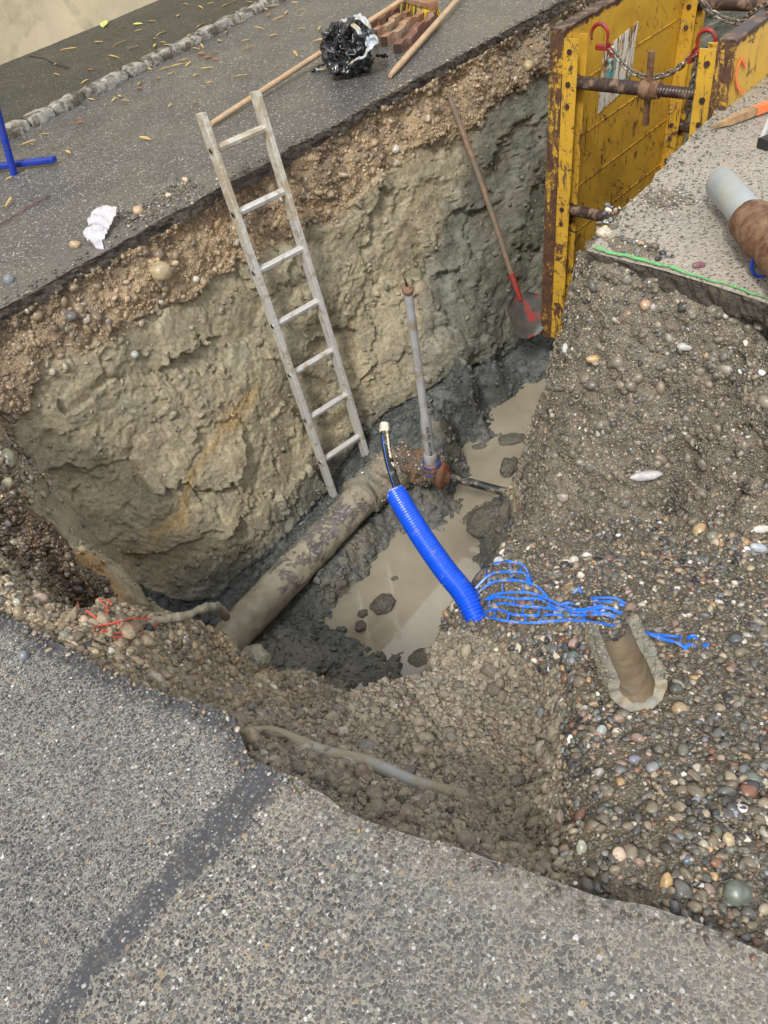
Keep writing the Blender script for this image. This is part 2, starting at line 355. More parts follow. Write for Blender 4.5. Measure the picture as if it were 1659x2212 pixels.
M['spade'] = m_simple('muddy_red_blade', (.075, .072, .062), .5, sc=20, var=.3, dirt=(.32, .03, .025), dirt_amt=.16, dsc=9)
M['crust'] = m_simple('rusty_gravel_crust', (.115, .085, .06), .6, sc=60, var=.5, dirt=(.22, .115, .05), dirt_amt=.25, dsc=13, bump=1., bd=.008)
M['greyclay'] = m_simple('grey_clay_cover', (.17, .175, .15), .5, sc=18, var=.3, dirt=(.10, .105, .09), dirt_amt=.3, dsc=9, bump=.9, bd=.01)
M['redwire'] = m_simple('red_string', (.62, .07, .03), .45)
M['chain'] = m_simple('galvanised_chain', (.28, .26, .22), .42, metal=.7, sc=90, var=.4, dirt=(.12, .08, .05), dirt_amt=.3, dsc=60)
M['mudpipe'] = m_simple('mud_coated', (.24, .20, .14), .6, sc=50, var=.3, dirt=(.19, .18, .14), dirt_amt=.4, dsc=10, bump=.9, bd=.006)
M['rag'] = m_simple('white_paper', (.50, .50, .54), .8, sc=40, var=.12, dirt=(.5, .42, .38), dirt_amt=.08, dsc=30, bump=.4)
M['leaf'] = m_simple('yellow_leaf', (.56, .38, .13), .6, sc=50, var=.35)
M['leaf_b'] = m_simple('brown_leaf', (.33, .12, .045), .6, sc=50, var=.4)
M['leaf_g'] = m_simple('lime_leaf', (.52, .58, .16), .6, sc=50, var=.3)
M['clay'] = m_simple('wet_clay_lump', (.20, .19, .14), .5, sc=30, var=.3, bump=.8, bd=.008)
M['darkmud'] = m_simple('dark_mud', (.115, .105, .08), .5, sc=60, var=.4, bump=1., bd=.008)
M['halfpipe'] = m_simple('clay_caked_concrete', (.25, .25, .215), .6, sc=60, var=.22, dirt=(.34, .29, .2), dirt_amt=.35, dsc=20, bump=.8, bd=.005)
M['halfin'] = m_simple('wet_inner_channel', (.24, .185, .12), .3, sc=9, var=.25, dirt=(.19, .18, .14), dirt_amt=.25, dsc=7, bump=.25, bd=.002)
M['plaster'] = m_simple('stained_plaster', (.66, .56, .37), .85, sc=3.2, var=.14, dirt=(.46, .39, .25), dirt_amt=.2, dsc=1.6, bump=.4, bd=.006)
M['roof'] = m_simple('roof_tiles', (.16, .08, .06), .8, sc=12, var=.4)
M['kerb'] = m_simple('kerb_granite', (.34, .325, .285), .6, sc=30, var=.35, dirt=(.10, .085, .06), dirt_amt=.35, dsc=11, bump=.9, bd=.01)
M['green'] = m_simple('green_spray_paint', (.10, .52, .15), .85, sc=60, var=.2, dirt=(.25, .22, .17), dirt_amt=.3, dsc=110, bump=.5)
M['redline'] = m_simple('red_marking', (.34, .06, .055), .6, sc=60, var=.3, dirt=(.05, .05, .05), dirt_amt=.5, dsc=60)
M['stake'] = m_simple('stake_wood', (.36, .23, .12), .6, sc=50, var=.25, dirt=(.16, .1, .06), dirt_amt=.2, dsc=14)
M['orange'] = m_simple('orange_spray', (.80, .19, .06), .5, sc=60, var=.2)
M['ink'] = m_simple('black_print', (.015, .015, .02), .5)
M['resin'] = m_simple('crusted_tape', (.62, .57, .46), .5, sc=80, var=.2, dirt=(.4, .3, .16), dirt_amt=.3, dsc=40)

def m_yellow():
    m, nt, b = mat('worn_yellow_paint'); k = N(nt); p = k.obj()
    n1 = k.noise(5, 5, .6, p); wear = k.noise(11, 9, .72, p, .6)
    mp = k.n('Mapping'); mp.inputs['Scale'].default_value = (34, 34, 5); k.l(p, mp.inputs['Vector']); drip = k.noise(1.0, 6, .75, mp.outputs[0], .4)
    mr = k.n('Mapping'); mr.inputs['Rotation'].default_value = (0, -.75, 0); k.l(p, mr.inputs['Vector']); mp2 = k.n('Mapping'); mp2.inputs['Scale'].default_value = (7, 20, 46); k.l(mr.outputs[0], mp2.inputs['Vector']); scr = k.noise(1.0, 5, .75, mp2.outputs[0], .3)
    c = k.ramp(n1, [(.3, (.46, .265, .035)), (.55, (.62, .37, .04)), (.75, (.50, .30, .065))])
    rustc = k.ramp(k.noise(45, 4, .6, p), [(.3, (.045, .024, .018)), (.7, (.15, .07, .03))])
    z = k.n('SeparateXYZ'); k.l(p, z.inputs[0])
    low = k.math('MULTIPLY_ADD', z.outputs[2], -.03, .02)        # more scraped towards the bottom
    low = k.math('ADD', low, k.math('MULTIPLY', k.attr('wear', 'Fac'), .17))
    f = k.math('MAXIMUM', k.ramp(k.math('ADD', wear, low), [(.575, (0, 0, 0)), (.61, (1, 1, 1))]), k.ramp(k.math('ADD', drip, low), [(.585, (0, 0, 0)), (.62, (1, 1, 1))]))
    f = k.math('MAXIMUM', f, k.math('MULTIPLY', k.ramp(k.math('ADD', scr, low), [(.60, (0, 0, 0)), (.65, (1, 1, 1))]), .85))
    c = k.mix(f, c, rustc); k.l(c, b.inputs['Base Color'])
    k.l(k.math('MULTIPLY_ADD', f, .3, .36), b.inputs['Roughness'])
    nb = k.bump(k.math('SUBTRACT', 1.0, f), .5, .003); nb = k.bump(n1, .3, .004, nb); k.l(nb, b.inputs['Normal']); return m
M['yellow'] = m_yellow()
def m_sticker(name, col):
    m, nt, b = mat(name); k = N(nt); p = k.obj()
    mp = k.n('Mapping'); mp.inputs['Scale'].default_value = (40, 40, 7); k.l(p, mp.inputs['Vector'])
    f = k.ramp(k.noise(1.0, 7, .75, mp.outputs[0], .4), [(.50, (0, 0, 0)), (.56, (1, 1, 1))])
    c = k.mix(f, col, k.ramp(k.noise(30, 3, .6, p), [(.4, (.10, .05, .02)), (.6, (.42, .24, .08))])); k.l(c, b.inputs['Base Color']); b.inputs['Roughness'].default_value = .5
    return m
M['sticker'] = m_sticker('white_sticker', (.72, .70, .62)); M['teal'] = m_sticker('teal_print', (.12, .42, .46))
def m_pipe():
    m, nt, b = mat('flaking_pipe_coating'); k = N(nt); p = k.obj()
    base = k.ramp(k.noise(7, 5, .6, p), [(.35, (.09, .07, .065)), (.65, (.19, .165, .155))])
    wf = k.ramp(k.noise(42, 7, .72, p, .4), [(.54, (0, 0, 0)), (.59, (1, 1, 1))]); c = k.mix(wf, base, (.36, .345, .335))
    mf = k.ramp(k.math('ADD', k.noise(11, 8, .72, p, .4), k.math('MULTIPLY', k.attr('mudk', 'Fac'), .55)), [(.455, (0, 0, 0)), (.50, (1, 1, 1))])
    mudc = k.ramp(k.noise(26, 5, .6, p), [(.3, (.24, .205, .145)), (.7, (.34, .30, .22))]); c = k.mix(mf, c, mudc); k.l(c, b.inputs['Base Color'])
    k.l(k.math('MULTIPLY_ADD', mf, .15, .4), b.inputs['Roughness'])
    nb = k.bump(mf, .8, .006); nb = k.bump(k.noise(70, 5, .65, p), .6, .004, nb); k.l(nb, b.inputs['Normal']); return m
M['mainpipe'] = m_pipe()
def m_water():
    m, nt, b = mat('muddy_water'); k = N(nt); p = k.pos()
    k.l(k.ramp(k.noise(2.2, 5, .6, p, .4), [(.35, (.25, .22, .16)), (.65, (.33, .29, .215))]), b.inputs['Base Color'])
    b.inputs['Roughness'].default_value = .03; b.inputs['IOR'].default_value = 1.33; b.inputs['Specular IOR Level'].default_value = .5
    b.inputs['Coat Weight'].default_value = 1.0; b.inputs['Coat IOR'].default_value = 1.6; b.inputs['Coat Roughness'].default_value = .02
    mp = k.n('Mapping'); mp.inputs['Scale'].default_value = (60, 20, 1); mp.inputs['Rotation'].default_value = (0, 0, .6); k.l(p, mp.inputs['Vector'])
    nb = k.bump(k.noise(1.0, 2, .5, mp.outputs[0]), .06, .004)
    k.l(nb, b.inputs['Normal']); return m
M['water'] = m_water()
#@@MAT_END

# ------------------------------------------------------------------ the pit: control heights (x, y, z)
CP = []
def c3(px, py, z): p = W(px, py, z); CP.append((p[0], p[1], z))
for a in [(0,1330,-.04),(120,1395,-.04),(250,1465,-.05),(330,1515,-.06),(430,1572,-.08),(530,1622,-.10),(600,1688,-.10),(700,1728,-.12),(800,1768,-.14),(930,1818,-.16),(1060,1858,-.16),(1150,1888,-.13),(1260,1928,-.08),(1400,1973,-.06),(1500,1998,-.05),(1659,2058,-.05),
          (0,1240,-.03),(60,1290,-.03),(130,1355,-.05),(200,1395,-.07),(240,1350,-.13),(300,1372,-.18),(400,1420,-.29),(480,1480,-.42),(350,1470,-.15),(445,1395,-.40),(545,1480,-.56),(200,1210,-.52),(265,1270,-.95),(305,1305,-1.25),
          (500,1560,-.26),(600,1600,-.30),(650,1530,-.54),(700,1640,-.32),(760,1560,-.54),(850,1700,-.38),(900,1620,-.54),(900,1520,-.64),(1000,1700,-.47),(1050,1600,-.60),(1050,1500,-.66),(1100,1750,-.44),(1130,1820,-.34),(1150,1650,-.58),(1165,1500,-.66),(1000,1440,-.66),(1150,1425,-.56),
          (1228,1430,-.41),(1238,1500,-.35),(1235,1600,-.27),(1230,1700,-.20),(1220,1800,-.14),(1245,1880,-.09),(1180,1480,-.64),(1175,1600,-.59),(1165,1700,-.51),(1160,1800,-.40),(1170,1860,-.30),
          (1400,1900,-.08),(1600,1950,-.06),(1400,1750,-.13),(1600,1800,-.12),(1300,1600,-.24),(1500,1600,-.24),(1400,1450,-.37),(1600,1500,-.34),(1659,1300,-.52),(1500,1300,-.52),(1300,1350,-.50),(1150,1350,-.58),(1050,1340,-.68),(1200,1230,-.69),(1350,1200,-.68),(1500,1180,-.69),(1659,1170,-.69),
          (1150,1150,-.90),(1250,1140,-.88),(1450,1120,-.85),(1659,1100,-.84),(1600,1140,-.76),
          (1240,600,-.2),(1195,790,-.5),(1155,950,-.8),(1118,1110,-1.0),
          (650,1430,-1.66),(600,1440,-1.60),(700,1410,-1.685),(740,1400,-1.71),(690,1460,-1.68),(720,1440,-1.70),(770,1400,-1.76),(760,1330,-1.80),(850,1250,-1.82),(950,1210,-1.80),(820,1215,-1.78),(880,1150,-1.75),(880,1110,-1.72),(960,1090,-1.72),(1000,1118,-1.775),(985,1062,-1.79),(1000,1088,-1.80),(1028,1025,-1.81),(1015,1060,-1.80),(1080,1130,-1.62),(1060,1090,-1.66),(1040,1170,-1.78),(1010,1020,-1.80),(1080,900,-1.82),(1040,985,-1.80),(1090,945,-1.735),(1130,925,-1.745),(1020,935,-1.75),(1160,900,-1.80),(985,975,-1.75),(1060,880,-1.745),(1170,825,-1.745),(1190,740,-1.62),(955,905,-1.40),(1015,840,-1.42),(1070,775,-1.44),(1090,885,-1.81),(1125,868,-1.81),(1160,850,-1.80),(1055,925,-1.80),(1010,985,-1.80),(985,920,-1.67),(1045,855,-1.68),(1100,785,-1.67),(930,850,-1.25),(1000,770,-1.25),
          (600,1350,-1.60),(700,1230,-1.60),(780,1150,-1.62),(660,1370,-1.66),(760,1230,-1.69),(880,1060,-1.58),(700,1340,-1.735),(780,1250,-1.755),(860,1000,-1.45),(900,940,-1.5),
          (1088,1062,-1.28),(1125,1062,-1.12),(430,1310,-1.64),(600,1180,-1.70),(700,1085,-1.76),(740,1035,-1.74),(340,1318,-1.45),
          ]: c3(*a)
def lip(L, drops=((.05, -.28), (.13, -.75), (.22, -9))):
    for a in L:
        p = W(*a); d = p[:2] - CAM[:2]; d /= np.linalg.norm(d); CP.append((p[0], p[1], a[2]))
        for h_, dz_ in drops: CP.append((p[0] + d[0] * h_, p[1] + d[1] * h_, max(-1.62, a[2] + dz_)))
lip([(222,1316,-.12),(262,1330,-.18),(300,1340,-.24),(340,1346,-.30),(385,1352,-.36),(430,1368,-.42),(480,1388,-.50),(520,1402,-.56),(565,1432,-.62)])
lip([(590,1476,-.68),(640,1470,-.70),(700,1475,-.70),(760,1500,-.68),(820,1482,-.70),(880,1470,-.72),(930,1400,-.78),(960,1330,-.85),(1010,1270,-.90),(1060,1210,-.95),(1095,1160,-1.0)], ((.05, -.25), (.12, -.6), (.17, -9)))
# side pocket at the left rim: crest of its far face, its floor and its near rim
for a in [(0,1060,-.20),(50,1098,-.20),(100,1142,-.19),(150,1208,-.17),(195,1278,-.14)]:
    p = W(*a); CP.append(tuple(p)); CP.append((p[0] - .012, p[1] - .030, -.52)); CP.append((p[0] + .05, p[1] + .03, a[2] - .22))
for a in [(-60,1170,-.04),(0,1196,-.04),(60,1240,-.04),(125,1290,-.05),(170,1318,-.06)]:
    p = W(*a); CP.append(tuple(p)); CP.append((p[0] + .01, p[1] + .035, -.40))
# the block under the right-hand pavement: brow, face, hidden side
for q in [(-.20,-2.3,-.07),(-.24,-2.6,-.07),(-.27,-2.8,-.07),(-.10,-2.3,-.075),(-.12,-2.6,-.075),(-.14,-2.8,-.075),(-.19,-1.87,-.07),(-.195,-2.1,-.07),(-.245,-2.46,-.07),(-.295,-3.0,-.07),(-.35,-3.6,-.07),(-.33,-1.9,-.45),(-.36,-2.2,-.45),(-.42,-2.6,-.45),(-.46,-3.0,-.45),(-.5,-3.6,-.45),
          (.1,-2.2,-.09),(.1,-3,-.09),(.1,-3.6,-.09),(1.5,-2.5,-.09),(3,-2.5,-.09),(5.5,-2.5,-.09),(1.5,-3.5,-.09),(5.5,-3.5,-.09),(-.6,-3.0,-.72),(-.62,-3.6,-.72),(-1.2,-3.6,-.33),(-1.8,-3.6,-.09),
          (-2.2,-.6,-.10),(-2.25,-1.1,-.05),(-2.35,-.35,-.1),(-2.35,-1.5,-.05),(-2.35,-2.3,-.1),(-2.2,-3.6,-.1),
          (-1.84,-.45,-.18),(-1.80,-.38,-.18),
          (-1.74,-.5,-1.3),(-1.66,-.75,-1.6),(-1.66,-.38,-1.5),(-1.72,-.33,-1.0),
          (-1.2,-1.5,-1.7),(-.95,-1.5,-1.76),(-.6,-1.5,-1.72),(-.35,-1.5,-1.7)]: CP.append(q)
for x in (0, .5, 1, 1.6, 2.4, 3.4, 4.5, 5.8):
    CP += [(x, -1.72, -.1), (x, -1.58, -.9), (x, -1.38, -1.62)]
    if x > 1.0: CP += [(x, -.5, -1.60), (x, -.8, -1.72), (x, -1.15, -1.76)]
CP = np.array(CP)
def rbf_fit(C):
    d = np.linalg.norm(C[:, None, :2] - C[None, :, :2], axis=2); A = d + np.eye(len(C)) * -0.004
    A = np.block([[A, np.ones((len(C), 1))], [np.ones((1, len(C))), np.zeros((1, 1))]])
    return np.linalg.solve(A, np.append(C[:, 2], 0))
RW = rbf_fit(CP)
def hgt(x, y):
    x = x.ravel(); y = y.ravel(); out = np.zeros(len(x))
    for i in range(0, len(x), 60000):
        s_ = slice(i, i + 60000); d = np.sqrt((x[s_, None] - CP[None, :, 0]) ** 2 + (y[s_, None] - CP[None, :, 1]) ** 2)
        out[s_] = d @ RW[:-1] + RW[-1]
    return out
us = [-2.42]
while us[-1] < 6.0:
    x = us[-1]; us.append(x + (.0062 if x < .1 else .0062 + (x - .1) * .011))
us = np.array(us); NU = len(us)
VB = np.interp(us, [-2.4, -1.9, -1.6, -1.4, -.9, -.55, -.05, .4, .9, 1.3, 2, 6], [-.33, -.33, -.33, -.42, -.41, -.30, -.24, -.33, -.46, -.5, -.46, -.4])
NW, NP = 240, 520
ZB = hgt(us, VB)
t = np.linspace(0, 1, NW, endpoint=False)[:, None]
wz = -.045 + (ZB[None, :] + .045) * t
wy = VB[None, :] * (t ** 1.25)
# a slump bulging from the lower wall beyond the riser pipe, an undercut below the road
bul = np.exp(-((us[None, :] - .55) / .45) ** 2) * np.exp(-((wz + 1.35) / .32) ** 2) * .15
wy = wy - bul + .03 * np.exp(-((wz + .12) / .07) ** 2)
vt = np.linspace(0, 1, NP) ** .95; VE = -3.65
py_ = VB[None, :] + (VE - VB[None, :]) * vt[:, None]
PX = np.broadcast_to(us, (NP, NU)); pz = hgt(PX, py_).reshape(NP, NU)
GX = np.vstack([np.broadcast_to(us, (NW, NU)), PX]); GY = np.vstack([wy, py_]); GZ = np.vstack([wz, pz])
def under(G_x, G_y, G_z):
    nx_ = np.interp(G_y, [-40, -3.16, -3.07, -2.91, -2.77, -2.56, -2.30, -2.20, -1.91, -1.5, -.5, 1, 40], [4.0, -1.83, -1.86, -1.92, -1.97, -2.05, -2.115, -2.075, -2.165, -2.25, -2.44, -2.6, -12])
    rx_ = np.interp(G_y, [-3.6, -2.46, -2.1, -1.87, -1.7], [-.36, -.22, -.175, -.165, -.15]); ry_ = np.interp(G_x, [-.2, .23, .82, 1.19, 1.57, 3, 60], [-1.83, -1.78, -1.70, -1.665, -1.67, -1.66, -1.6])
    return (G_x < nx_ - .012) | ((G_x > rx_ + .09) & (G_y < ry_ - .02))
UND = under(GX, GY, GZ); GZ = np.where(UND, np.minimum(GZ, -.13), GZ)
# smooth the join
for _ in range(14):
    a = slice(NW - 22, NW + 14); b_ = slice(NW - 23, NW + 13); c_ = slice(NW - 21, NW + 15)
    for G in (GY, GZ): G[a] = (G[a] * 2 + G[b_] + G[c_]) / 4
G0 = np.stack([GX, GY, GZ], -1)
def gnorm(G):
    du = np.gradient(G, axis=1); dv = np.gradient(G, axis=0); n = np.cross(dv, du)
    n /= np.linalg.norm(n, axis=2, keepdims=True) + 1e-9; return n
Nn = gnorm(G0)
if Nn[NW + 300, 100, 2] < 0: Nn = -Nn
P0 = G0.reshape(-1, 3); n0 = Nn.reshape(-1, 3); X, Y, Z = P0.T
row = np.repeat(np.arange(NW + NP), NU); iswall = row < NW - 6
nb = fbm(P0, .35, 3, 5); ns = fbm(P0, .09, 3, 9)
# zones
endw = (X < -1.58) & (Z > -1.6) & (Y > -1.6)
zg = -.36 + .07 * nb + .03 * ns - .5 * np.maximum(0, -1.62 - X + .05 * nb) * (Y > -.45)
_rg = sorted([tuple(W(*q)[1::-1]) for q in ((-60, 1020, -.2), (0, 1060, -.20), (50, 1098, -.20), (100, 1142, -.19), (150, 1208, -.17), (195, 1278, -.14), (222, 1316, -.12), (300, 1340, -.24), (340, 1346, -.30))])
ridge_x = np.interp(Y, [q[0] for q in _rg], [q[1] for q in _rg]); pitside = (X > ridge_x + .015 + .012 * ns) & (Y > _rg[0][0]) & (X < -1.5)
left = (Y > -1.25 - .0 * X) | (X > -1.78) & (Z < -.9) | (Z < -1.05)
g_wall = sst(-.03, .05, Z - zg) * ((Y > -.6) | (X < -1.5))           # upper gravel bed on the far wall and end wall
is_far = iswall | ((X < -1.6) & (Y > -1.5) & (Z > -1.62)) | (Z < -1.2) & (X < -1.45)
front = (X > -.75) & (Y < -1.55) & (Z > -1.02) & (n0[:, 2] < .86) & (X < .05)
floor = (Z < -1.3) & ~iswall
_hl = sorted([tuple(W(*q)[1::-1]) for q in ((950, 1375, -.77), (1100, 1410, -.62), (1222, 1425, -.41), (1226, 1500, -.35), (1222, 1600, -.27), (1216, 1700, -.20), (1206, 1800, -.14), (1235, 1888, -.09))])
hollow_line = np.interp(Y, [q[0] for q in _hl], [q[1] for q in _hl])
field = (~iswall) & (Z > -1.1) & (Y < -1.6) & ((X > hollow_line) | (Y < _hl[0][0]))
hollow = (~iswall) & (Z > -1.15) & (Y < -1.55) & ~field
bank = (~iswall) & (Z > -.9) & (Y >= -2.0) & (X < -1.78) & ~(pitside & (Z < zg + .0))
pocket_shade = np.ones(len(P0)); cl = np.zeros((len(P0), 3)); gm = np.zeros(len(P0)); wet = np.full(len(P0), .4)
def put(mask, col, g_, w_):
    mk = (mask if mask.dtype != bool else mask.astype(float))[:, None]
    global cl, gm, wet
    cl = cl * (1 - mk) + np.array(col) * mk; gm = gm * (1 - mk[:, 0]) + g_ * mk[:, 0]; wet = wet * (1 - mk[:, 0]) + w_ * mk[:, 0]
OL, TAN, BLG = (.34, .30, .21), (.33, .225, .12), (.135, .142, .122)
put(np.ones(len(P0)), OL, .05, .35)
put(sst(.1, .9, fbm(P0, .28, 3, 21)) * .8, (.44, .38, .255), .05, .3)           # paler, yellower clay
put(sst(.35, .8, fbm(P0 * [1, 1, 2.5], .22, 3, 23)) * .55, (.28, .235, .17), .05, .5)  # brownish streaks
put(sst(.25, .7, fbm(P0, .15, 4, 27)) * .45, (.30, .295, .22), .05, .6)              # grey-green smears
blue_s = X - ((Z + 1.35) * 1.25 + .1) + .22 * nb + .08 * ns
blue = np.maximum(sst(-.1, .35, blue_s), sst(-1.42, -1.62, Z + .06 * nb) * .9)
put(blue * .92, BLG, .1, .75)
put(blue * sst(.2, .7, fbm(P0, .12, 4, 31)) * .7, (.19, .195, .16), .1, .6)
# ochre seam wandering across the clay
seam = np.exp(-((Z - (-1.02 + .33 * (X + 1.0) + .12 * nb)) / .035) ** 2) * ((X < -.55) & iswall) * sst(-.3, .3, fbm(P0, .3, 2, 37))
put(seam * .8, (.42, .29, .13), .1, .3)
put(g_wall * is_far, (.39, .285, .17), .8, .35)
put(g_wall * is_far * sst(.1, .6, fbm(P0, .1, 3, 41)) * .7, (.17, .12, .075), .9, .5)
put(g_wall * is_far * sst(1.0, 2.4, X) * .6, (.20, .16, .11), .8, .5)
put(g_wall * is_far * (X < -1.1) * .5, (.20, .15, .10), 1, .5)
put(floor & (Y < -.75), (.12, .125, .115), .15, .9)
put(floor & (Y >= -.75), (.085, .095, .09), .1, .9)
put(floor * sst(.0, .5, fbm(P0, .16, 4, 43)) * .6 * (X < .2) * (Y < -.7), (.17, .155, .115), .15, .6)
put(floor * sst(.0, .5, nb) * .7 * (X < -1.2), (.105, .11, .095), .1, .8)
put(field, (.17, .145, .105), 1, .5)
put(front, (.22, .19, .142), 1, .3)
put(front * sst(.0, .5, ns) * .5, (.13, .115, .09), 1, .5)
put(hollow, (.33, .28, .205), .6, .3)
put(hollow * sst(.0, .6, nb) * .5, (.21, .18, .13), .6, .5)
put(bank, (.33, .26, .165), 1, .35)
put(bank * sst(.1, .6, ns) * .6, (.21, .165, .11), 1, .5)
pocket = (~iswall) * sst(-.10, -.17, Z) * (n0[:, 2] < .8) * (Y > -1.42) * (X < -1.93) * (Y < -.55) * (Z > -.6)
put(pocket, (.17, .11, .058), 1, .8); pocket_shade = 1 - .38 * pocket  # damp brown gravel, with the shade of the recess painted into its colour
lip_t = (~iswall) * np.exp(-(((X + 1.80) / .09) ** 2 + ((Y + 1.62) / .13) ** 2)) ; put(np.clip(lip_t * 1.6, 0, .9), (.34, .26, .145), .2, .3)
oc = np.exp(-(((X + 1.93) / .03) ** 2)) * ((Y < -.95) & (Y > -1.4) & (Z < -.15)) ; put(oc * .9, (.44, .27, .11), .3, .3)
# displacement along normals
rid = lambda q, s_, sd_: 1 - np.abs(fbm(q, s_, 1, sd_))
clayd = .030 * fbm(P0 * [1, 1, 1.2], .40, 3, 3, .40) - .014 * sst(.35, .8, fbm(P0 * [1.6, 1, .9], .12, 3, 15)) + .0022 * fbm(P0, .02, 3, 17, .6)
# broken clay: tilted spalls at several sizes, with warped edges
wp = P0 + np.stack([fbm(P0, .07, 3, 62), fbm(P0, .07, 3, 63), fbm(P0, .07, 3, 64)], 1) * .030
mk_ = sst(-.35, .35, fbm(P0, .30, 2, 65)); mk2 = sst(-.2, .5, fbm(P0, .18, 2, 66))
clayd = clayd + .030 * facet(wp * [1, 1, 1.2], .34, 100, 1.3) + .009 * facet(wp * [1.2, 1, .9], .10, 110) * (.15 + .85 * mk_) + .0048 * facet(P0 + (wp - P0) * .5, .036, 120) * (.3 + .7 * mk2)
# scratches left by the excavator teeth
dg = np.stack([X * .8 + Z * .6, Y, (Z * .8 - X * .6) * .12], 1); clayd = clayd + .0028 * fbm(dg, .012, 2, 67) * sst(0, .4, fbm(P0, .25, 2, 68))
gravd = .022 * fbm(P0, .16, 3, 3) + .012 * fbm(P0, .045, 3, 7, .6) + .007 * rid(P0, .022, 19)
softd = .012 * fbm(P0, .14, 3, 33) + .010 * np.abs(fbm(P0, .04, 3, 35, .6)) + .006 * rid(P0, .016, 39)
D = np.where(gm > .5, gravd, clayd); D = np.where(hollow, softd + .006 * fbm(P0, .03, 2, 45), D); D = np.where(field & ~front, gravd * .55, D)
D = np.where(front, gravd * .55 + .022 * (.4 - np.abs(fbm(P0 * [1, 1, 2.6], .12, 3, 47))) - .014 * sst(.25, .6, fbm(P0 * [1, 1, 1.8], .055, 2, 48)) + .006 * facet(wp * [1, 1, 2.2], .045, 130), D)
D = np.where(floor, clayd * .7 + .012 * fbm(P0, .05, 3, 49), D)
fade = sst(0, .06, -Z) * .75 + .25
D = D * fade; D = np.where(UND.ravel(), 0, D)
near_lad = iswall * np.exp(-((X + .2) / .3) ** 2) * sst(-.5, -.1, Z) ; D = D - .02 * near_lad
P1 = P0 + n0 * D[:, None]
G1 = P1.reshape(NW + NP, NU, 3)
ii = np.arange((NW + NP - 1) * (NU - 1)); r_ = ii // (NU - 1); q_ = ii % (NU - 1); i0 = r_ * NU + q_
TF = np.stack([i0, i0 + NU, i0 + NU + 1, i0 + 1], 1)
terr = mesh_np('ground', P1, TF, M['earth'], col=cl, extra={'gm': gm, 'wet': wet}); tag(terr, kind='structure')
# bvh on a decimated copy of the grid for resting things on it
st2 = 2; Gd = G1[::st2, ::st2]; nr, nc = Gd.shape[:2]; jj = np.arange((nr - 1) * (nc - 1)); a0 = (jj // (nc - 1)) * nc + jj % (nc - 1)
BV = BVHTree.FromPolygons([tuple(q) for q in Gd.reshape(-1, 3).tolist()], np.stack([a0, a0 + nc, a0 + nc + 1, a0 + 1], 1).tolist())
def hit(px, py):
    r = ray(px, py); l, n, i, d = BV.ray_cast(Vector(CAM), Vector(r).normalized())
    if l is None: return W(px, py, -.3), np.array((0, 0, 1.))
    return np.array(l), np.array(n if n.z > -.2 else -n)
def drop(x, y):
    l, n, i, d = BV.ray_cast(Vector((x, y, .6)), Vector((0, 0, -1))); return l.z if l else -.1

# ------------------------------------------------------------------ pavements
def slab(name, fx, As, Bs, mat_, edge_mat, th, sides, masks=None, z0=0.0):
    """fx(a,b)->(x,y); As,Bs parameter arrays; sides: which borders get a broken vertical edge"""
    A, B = np.meshgrid(As, Bs, indexing='ij'); x, y = fx(A, B); P = np.stack([x, y, np.zeros_like(x)], -1).reshape(-1, 3)
    P[:, 2] = z0 + .004 * fbm(P, .5, 2, 71) + .0012 * vn(P / .02, 5)
    na, nb_ = len(As), len(Bs); k = np.arange((na - 1) * (nb_ - 1)); a = (k // (nb_ - 1)) * nb_ + k % (nb_ - 1)
    F = np.stack([a, a + nb_, a + nb_ + 1, a + 1], 1)
    v0, v1 = P[F[0, 1]] - P[F[0, 0]], P[F[0, 3]] - P[F[0, 0]]
    if np.cross(v0, v1)[2] < 0: F = F[:, ::-1]
    ex = {'tar': np.zeros(len(P)), 'mud': np.zeros(len(P)), 'wet': np.zeros(len(P))}
    if masks: ex.update(masks(P))
    o = tag(mesh_np(name, P, F, mat_, extra=ex), kind='structure')
    idx = np.arange(na * nb_).reshape(na, nb_); m_ = MB()
    for sd_ in sides:
        line = {'a0': idx[0, :], 'a1': idx[-1, :], 'b0': idx[:, 0], 'b1': idx[:, -1]}[sd_]
        L = P[line]; tt = np.gradient(L, axis=0); nn_ = np.stack([tt[:, 1], -tt[:, 0], 0 * tt[:, 0]], 1); nn_ /= np.linalg.norm(nn_, axis=1, keepdims=True) + 1e-9
        inward = P[{'a0': idx[1, :], 'a1': idx[-2, :], 'b0': idx[:, 1], 'b1': idx[:, -2]}[sd_]] - L
        sg = np.sign((nn_ * inward).sum(1)); nn_ = -nn_ * sg[:, None]         # outward
        rows = [L]
        for q in (.08, .25, .5, .75, 1.0):
            R2 = L.copy(); R2[:, 2] -= th * q; off = .009 * fbm(R2, .025, 3, 73) - .006 * q + .010 * vn(R2 / .05, 74)[...] * q; R2 += nn_ * off[:, None]; rows.append(R2)
        V = np.vstack(rows); n = len(L); kk = np.arange(5 * (n - 1)); b = (kk // (n - 1)) * n + kk % (n - 1)
        Fq = np.stack([b, b + n, b + n + 1, b + 1], 1); m_.add(V, [tuple(q) for q in Fq.tolist()])
    if sides: m_.build('broken_edge', edge_mat, o)
    return o
def prog(fine, n, far):
    a = [0.0]
    for i in range(n): a.append(a[-1] + fine)
    while a[-1] < far: a.append(a[-1] + max(fine, (a[-1] - fine * n) * .35 + fine * 2))
    return np.array(a)
def wob(t_, s1=.02, seed=0): q = np.stack([t_.ravel(), np.full(t_.size, .37 * seed + .1), np.zeros(t_.size)], 1); return (s1 * fbm(q, .16, 4, 80 + seed, .55)).reshape(t_.shape)
